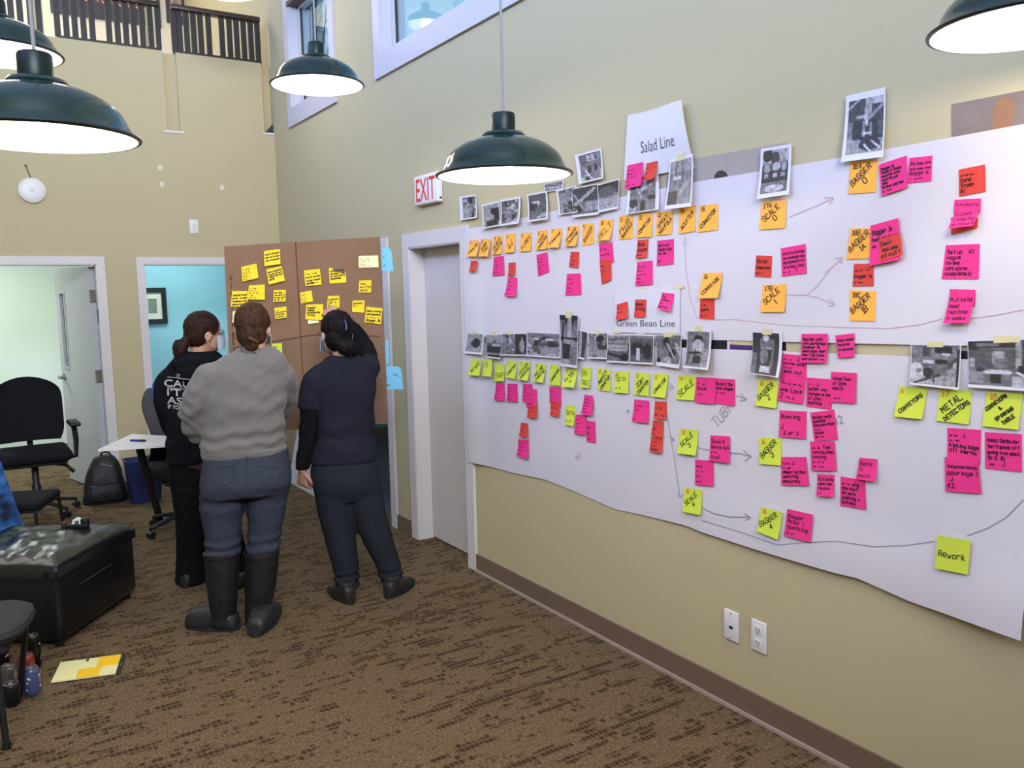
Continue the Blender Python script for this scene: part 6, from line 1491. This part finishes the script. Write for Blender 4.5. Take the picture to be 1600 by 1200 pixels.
# black leather ottoman
N_ = Vector((.235, 4.56, 0)); F_ = Vector((.655, 5.13, 0)); dx = (F_-N_).normalized(); dy = Vector((-dx.y, dx.x, 0)); L_ = (F_-N_).length+.03; wd = .74
Mo = Matrix(((dx.x, dy.x, 0, N_.x), (dx.y, dy.y, 0, N_.y), (0, 0, 1, 0), (0, 0, 0, 1)))
ctr = N_+dx*L_/2+dy*wd/2
t = empty('ottoman', ctr, 'large black leather ottoman with wrinkled shiny top at the left', 'ottoman')
bm_ = MB().rbox(0, 0, .028, L_, wd, .42, .04, Mo, 4); build('body', bm_, M_leather, t)
def S(u, v):
    x, y = -.003+u*(L_+.006), -.003+v*(wd+.006); e = min(u, 1-u, v, 1-v)
    z = .398+.045*min(1, e*9)**.5+.012*math.sin(math.pi*u)*math.sin(math.pi*v)+.011*mnoise.noise(Vector((x*4+y*2, y*13-x*5, 2)))*min(1, e*8)+.006*mnoise.noise(Vector((x*11, y*24-x*9, 7)))*min(1, e*8)
    return Mo @ Vector((x, y, z)), Vector((0, 0, 1))
build('cushion_top', slab(S, 46, 46, .05), mat('black_leather_top', '121315', .24, spec=.6, bump=.12, bscale=70), t)
build('side_seam', MB().tube([Mo @ Vector((.18, -.001, .27)), Mo @ Vector((.48, -.001, .275))], .004, 6), mat('grey_scuff', '2e3034', .5), t)
for a, b_ in ((.05, .05), (L_-.05, .05), (.05, wd-.05), (L_-.05, wd-.05)): build('foot', MB().lathe([(.022, 0), (.028, .055)], Mo @ Vector((a, b_, 0)), 12, True), M_dark, t)
# tape dispenser on its far edge
p = Mo @ Vector((L_-.09, .50, .445)); q_ = [onz(112, 826, .46), onz(135, 822, .46)]
p = Vector(onz(119, 823, .452)); t = empty('tape_dispenser', (p.x, p.y, .446), 'small black tape dispenser with a white roll on the far edge of the ottoman', 'dispenser')
Mt = Matrix.Translation((p.x, p.y, .448)) @ Matrix.Rotation(-.5, 4, 'Z')
build('body', MB().rbox(-.055, -.02, 0, .07, .02, .022, .006, Mt), M_dark, t); build('cutter_arm', MB().rbox(-.075, -.016, .0, -.05, .016, .035, .004, Mt), mat('brown_plastic', '3a2a22', .5), t)
build('hub', MB().rbox(.03, -.018, .012, .07, .018, .052, .008, Mt), M_dark, t)
rl = MB().lathe([(.012, -.012), (.026, -.012), (.026, .012), (.012, .012)], (0, 0, 0), 20); M2 = Mt @ Matrix.Translation((.01, 0, .03)) @ Matrix.Rotation(math.pi/2, 4, 'X'); rl.v = [tuple(M2 @ Vector(v_)) for v_ in rl.v]
build('tape_roll', rl, M_white, t)

# stacking chair behind the ottoman
def stack_chair(base, ang, label, sz=.45, back=False, pad=M_fab):
    base = Vector((base[0], base[1], 0)); t = empty('stacking_chair', base, label, 'chair'); R_ = Matrix.Translation(base) @ Matrix.Rotation(ang, 4, 'Z'); T = lambda x, y, z: R_ @ Vector((x, y, z))
    build('seat', MB().rbox(-.23, -.22, sz-.05, .23, .22, sz, .024, R_, 4), pad, t)
    for k in (-1, 1):
        build('leg', MB().tube([T(k*.21, .2, sz-.04), T(k*.225, .23, 0)], .011, 8), M_dark, t)
        build('leg', MB().tube([T(k*.21, -.2, sz+(.38 if back else -.04)), T(k*.21, -.21, sz-.05), T(k*.225, -.26, 0)], .011, 8), M_dark, t)
    build('seat_frame', MB().tube([T(-.21, -.2, sz-.055), T(.21, -.2, sz-.055), T(.21, .2, sz-.055), T(-.21, .2, sz-.055), T(-.21, -.2, sz-.055)], .010, 8), M_dark, t)
    if back:
        def S(u, v):
            return T((u-.5)*.44, -.205-.03*math.sin(math.pi*u), sz+.42-.27*v), R_.to_3x3() @ Vector((0, 1, 0))
        build('backrest', slab(S, 8, 6, .03), pad, t)
    return t
stack_chair((.10, 6.25), 2.75, 'black stacking chair half hidden behind the ottoman and the blue cloth', .45, False)
# blue tie dyed jacket over a pale folder edge
V6 = VP((-.06, 5.75)); P = V6.pt
def S(u, v):
    py = 722+v*128; e = 2+46*v**1.05; px = -70+(e+70)*u
    p = P(px, py, .0+.14*v-.05*math.sin(math.pi*u)*v); p = p+np.array([0, 0, .012*mnoise.noise(Vector((u*6, v*6, 1)))])+V6.n*(.02*mnoise.noise(Vector((u*7, v*5, 8))))
    return p, -V6.n
mb_ = bpy.data.materials.new('blue_tie_dye'); mb_.use_nodes = True; nt = mb_.node_tree; b_ = nt.nodes['Principled BSDF']; b_.inputs['Roughness'].default_value = .8
n = nt.nodes.new('ShaderNodeTexNoise'); n.inputs['Scale'].default_value = 9; n.inputs['Detail'].default_value = 4; tc = nt.nodes.new('ShaderNodeTexCoord'); nt.links.new(tc.outputs['Object'], n.inputs['Vector'])
cr = nt.nodes.new('ShaderNodeValToRGB'); cr.color_ramp.elements[0].position = .36; cr.color_ramp.elements[0].color = (*rgb('10223c'), 1); cr.color_ramp.elements[1].position = .66; cr.color_ramp.elements[1].color = (*rgb('4a8fd0'), 1)
e = cr.color_ramp.elements.new(.5); e.color = (*rgb('235a9c'), 1); nt.links.new(n.outputs['Fac'], cr.inputs[0]); nt.links.new(cr.outputs[0], b_.inputs['Base Color'])
o = slabobj('blue_jacket', S, 16, 16, .02, mb_, None, tuple(P(10, 850))); tag(o, 'blue mottled jacket hanging at the left edge behind the ottoman', 'jacket')

# near chair cropped by the left edge
pz = .46
V7 = VP((.02, 3.80)); P = V7.pt
t = empty('side_chair', (-.1, 3.75, 0), 'near black chair with dark grey seat pad cropped by the lower left edge', 'chair')
c_ = onz(54, 950, pz); Rn = Matrix.Translation((float(c_[0])-.235, float(c_[1])+.02, 0)) @ Matrix.Rotation(-.25, 4, 'Z')
def sq(r, z): return [Rn @ Vector((r*math.copysign(abs(math.cos(a))**.6, math.cos(a)), r*.92*math.copysign(abs(math.sin(a))**.6, math.sin(a)), z)) for a in [2*math.pi*k/40 for k in range(40)]]
build('seat', MB().rings([sq(.19, pz-.075), sq(.215, pz-.06), sq(.228, pz-.035), sq(.222, pz-.012), sq(.20, pz+.002), sq(.15, pz+.008), sq(.05, pz+.009)]), mat('charcoal_pad', '2a2b2e', .85, var=.08, scale=80), t)
build('seat_shell', MB().rbox(-.17, -.16, pz-.10, .17, .16, pz-.07, .03, Rn, 3), M_plast, t)
lt = Vector(onz(11, 1170)); T = lambda x, y, z: Rn @ Vector((x, y, z))
lg = [T(.13, -.17, pz-.08), lt]
build('leg', MB().tube([lg[0], lg[1]], .0125, 10), M_dark, t)
l2 = Vector(onz(31, 1088))
for x_, y_, e_ in ((.17, .17, l2), (-.17, -.17, None), (-.17, .17, None)): build('leg', MB().tube([T(x_, y_, pz-.08), e_ or T(x_*1.08, y_*1.08, 0)], .0125, 10), M_dark, t)
build('foot_cap', MB().tube([lt+Vector((0, 0, .001)), lt+Vector((0, 0, .03))], .016, 10), M_plast, t)

# drink cans beside the ottoman
def can(px, py, h, body, label, speck=None, r=.033, scale=70):
    p = Vector(onz(px, py)); t = empty('drink_can', p, label, 'can')
    if body in MATS: m_ = MATS[body[0]] if 0 else MATS[body]
    else: m_ = None
    build('body', MB().lathe([(r*.72, 0), (r*.8, .003), (r, .014), (r, h-.016), (r*.82, h-.004)], p, 28, True), m_, t)
    build('lid', MB().lathe([(r*.82, h-.005), (r*.84, h), (r*.78, h), (r*.76, h-.005), (.001, h-.005)], p, 28), M_metal, t)
    build('pull_tab', MB().rbox(-.008, -.013, 0, .008, .013, .002, .0008, Matrix.Translation(p+Vector((0, .004, h-.004)))), M_metal, t)
    if speck:
        rnd = random.Random(int(px)); f_ = MB()
        for k in range(16):
            a = rnd.uniform(0, 6.28); z = rnd.uniform(.03, h-.03); s_ = rnd.uniform(.003, .006)
            f_.add([p+Vector((math.cos(a+q*s_/r)*(r+.0006), math.sin(a+q*s_/r)*(r+.0006), z+w*s_)) for q, w in ((-1, 0), (-.7, -.7), (0, -1), (.7, -.7), (1, 0), (.7, .7), (0, 1), (-.7, .7))], [tuple(range(8))])
        o = build('printed_flecks', f_, speck, t, smooth=False); o['kind'] = 'stuff'
    return t
mat('black_can', '17130f', .3, .4); mat('blue_can', '5d6a99', .3, .5); mat('red_can', 'a8463a', .3, .5, var=.5, scale=60); mat('silver_can', '8f8f92', .3, .8); mat('dark_can', '222029', .3, .5)
W_f = mat('white_fleck', 'e9e2da', .4); R_f = mat('red_fleck', 'b03a35', .4)
can(54, 1042, .157, 'black_can', 'tall black drink can with white flecks beside the ottoman corner', W_f)
can(44, 1062, .122, 'red_can', 'reddish drink can between the tall black can and the blue can', W_f)
can(52, 1084, .122, 'blue_can', 'blue drink can, nearest to the yellow pad', W_f)
can(16, 1080, .122, 'silver_can', 'silver drink can behind the near chair leg', None)
can(20, 1102, .10, 'dark_can', 'short dark drink can in front of the silver one')
can(4, 1050, .157, 'dark_can', 'tall dark can at the left edge under the chair', W_f)
# notepad on the floor
q = [onz(80, 1069), onz(95, 1038), onz(197, 1025), onz(188, 1054)]; q = [Vector(p) for p in q]
def Q(u, v, z): return q[0]*(1-u)*(1-v)+q[3]*u*(1-v)+q[2]*u*v+q[1]*(1-u)*v+Vector((0, 0, z))
def block(u0, v0, u1, v1, z0, z1):
    p = [Q(u0, v0, z0), Q(u1, v0, z0), Q(u1, v1, z0), Q(u0, v1, z0), Q(u0, v0, z1), Q(u1, v0, z1), Q(u1, v1, z1), Q(u0, v1, z1)]
    return MB().add(p, [(0, 3, 2, 1), (4, 5, 6, 7), (0, 1, 5, 4), (1, 2, 6, 5), (2, 3, 7, 6), (3, 0, 4, 7)])
t = empty('notepad', q[0]*.5+q[2]*.5, 'pale yellow and orange pad of notes lying on the carpet by the ottoman', 'notepad')
build('backing', block(0, 0, 1, 1, .001, .005), mat('dark_card', '2b221e', .7), t, smooth=False)
build('page', block(0, 0, .93, 1, .005, .011), mat('pale_yellow_page', 'ece9a6', .7), t, smooth=False)
M_yb = mat('amber_note', 'fbc81e', .7)
build('note_block', block(.35, .0, .68, .44, .011, .0135), M_yb, t, smooth=False); build('note_block', block(.60, .46, .93, .99, .011, .0135), M_yb, t, smooth=False)
build('note_block', block(.60, .36, .70, .52, .011, .013), M_yb, t, smooth=False)
build('pen_mark', block(.40, .86, .44, .97, .011, .0125), M_dark, t, smooth=False)
build('binding_dot', block(.955, .45, .975, .55, .005, .0065), M_metal, t, smooth=False)
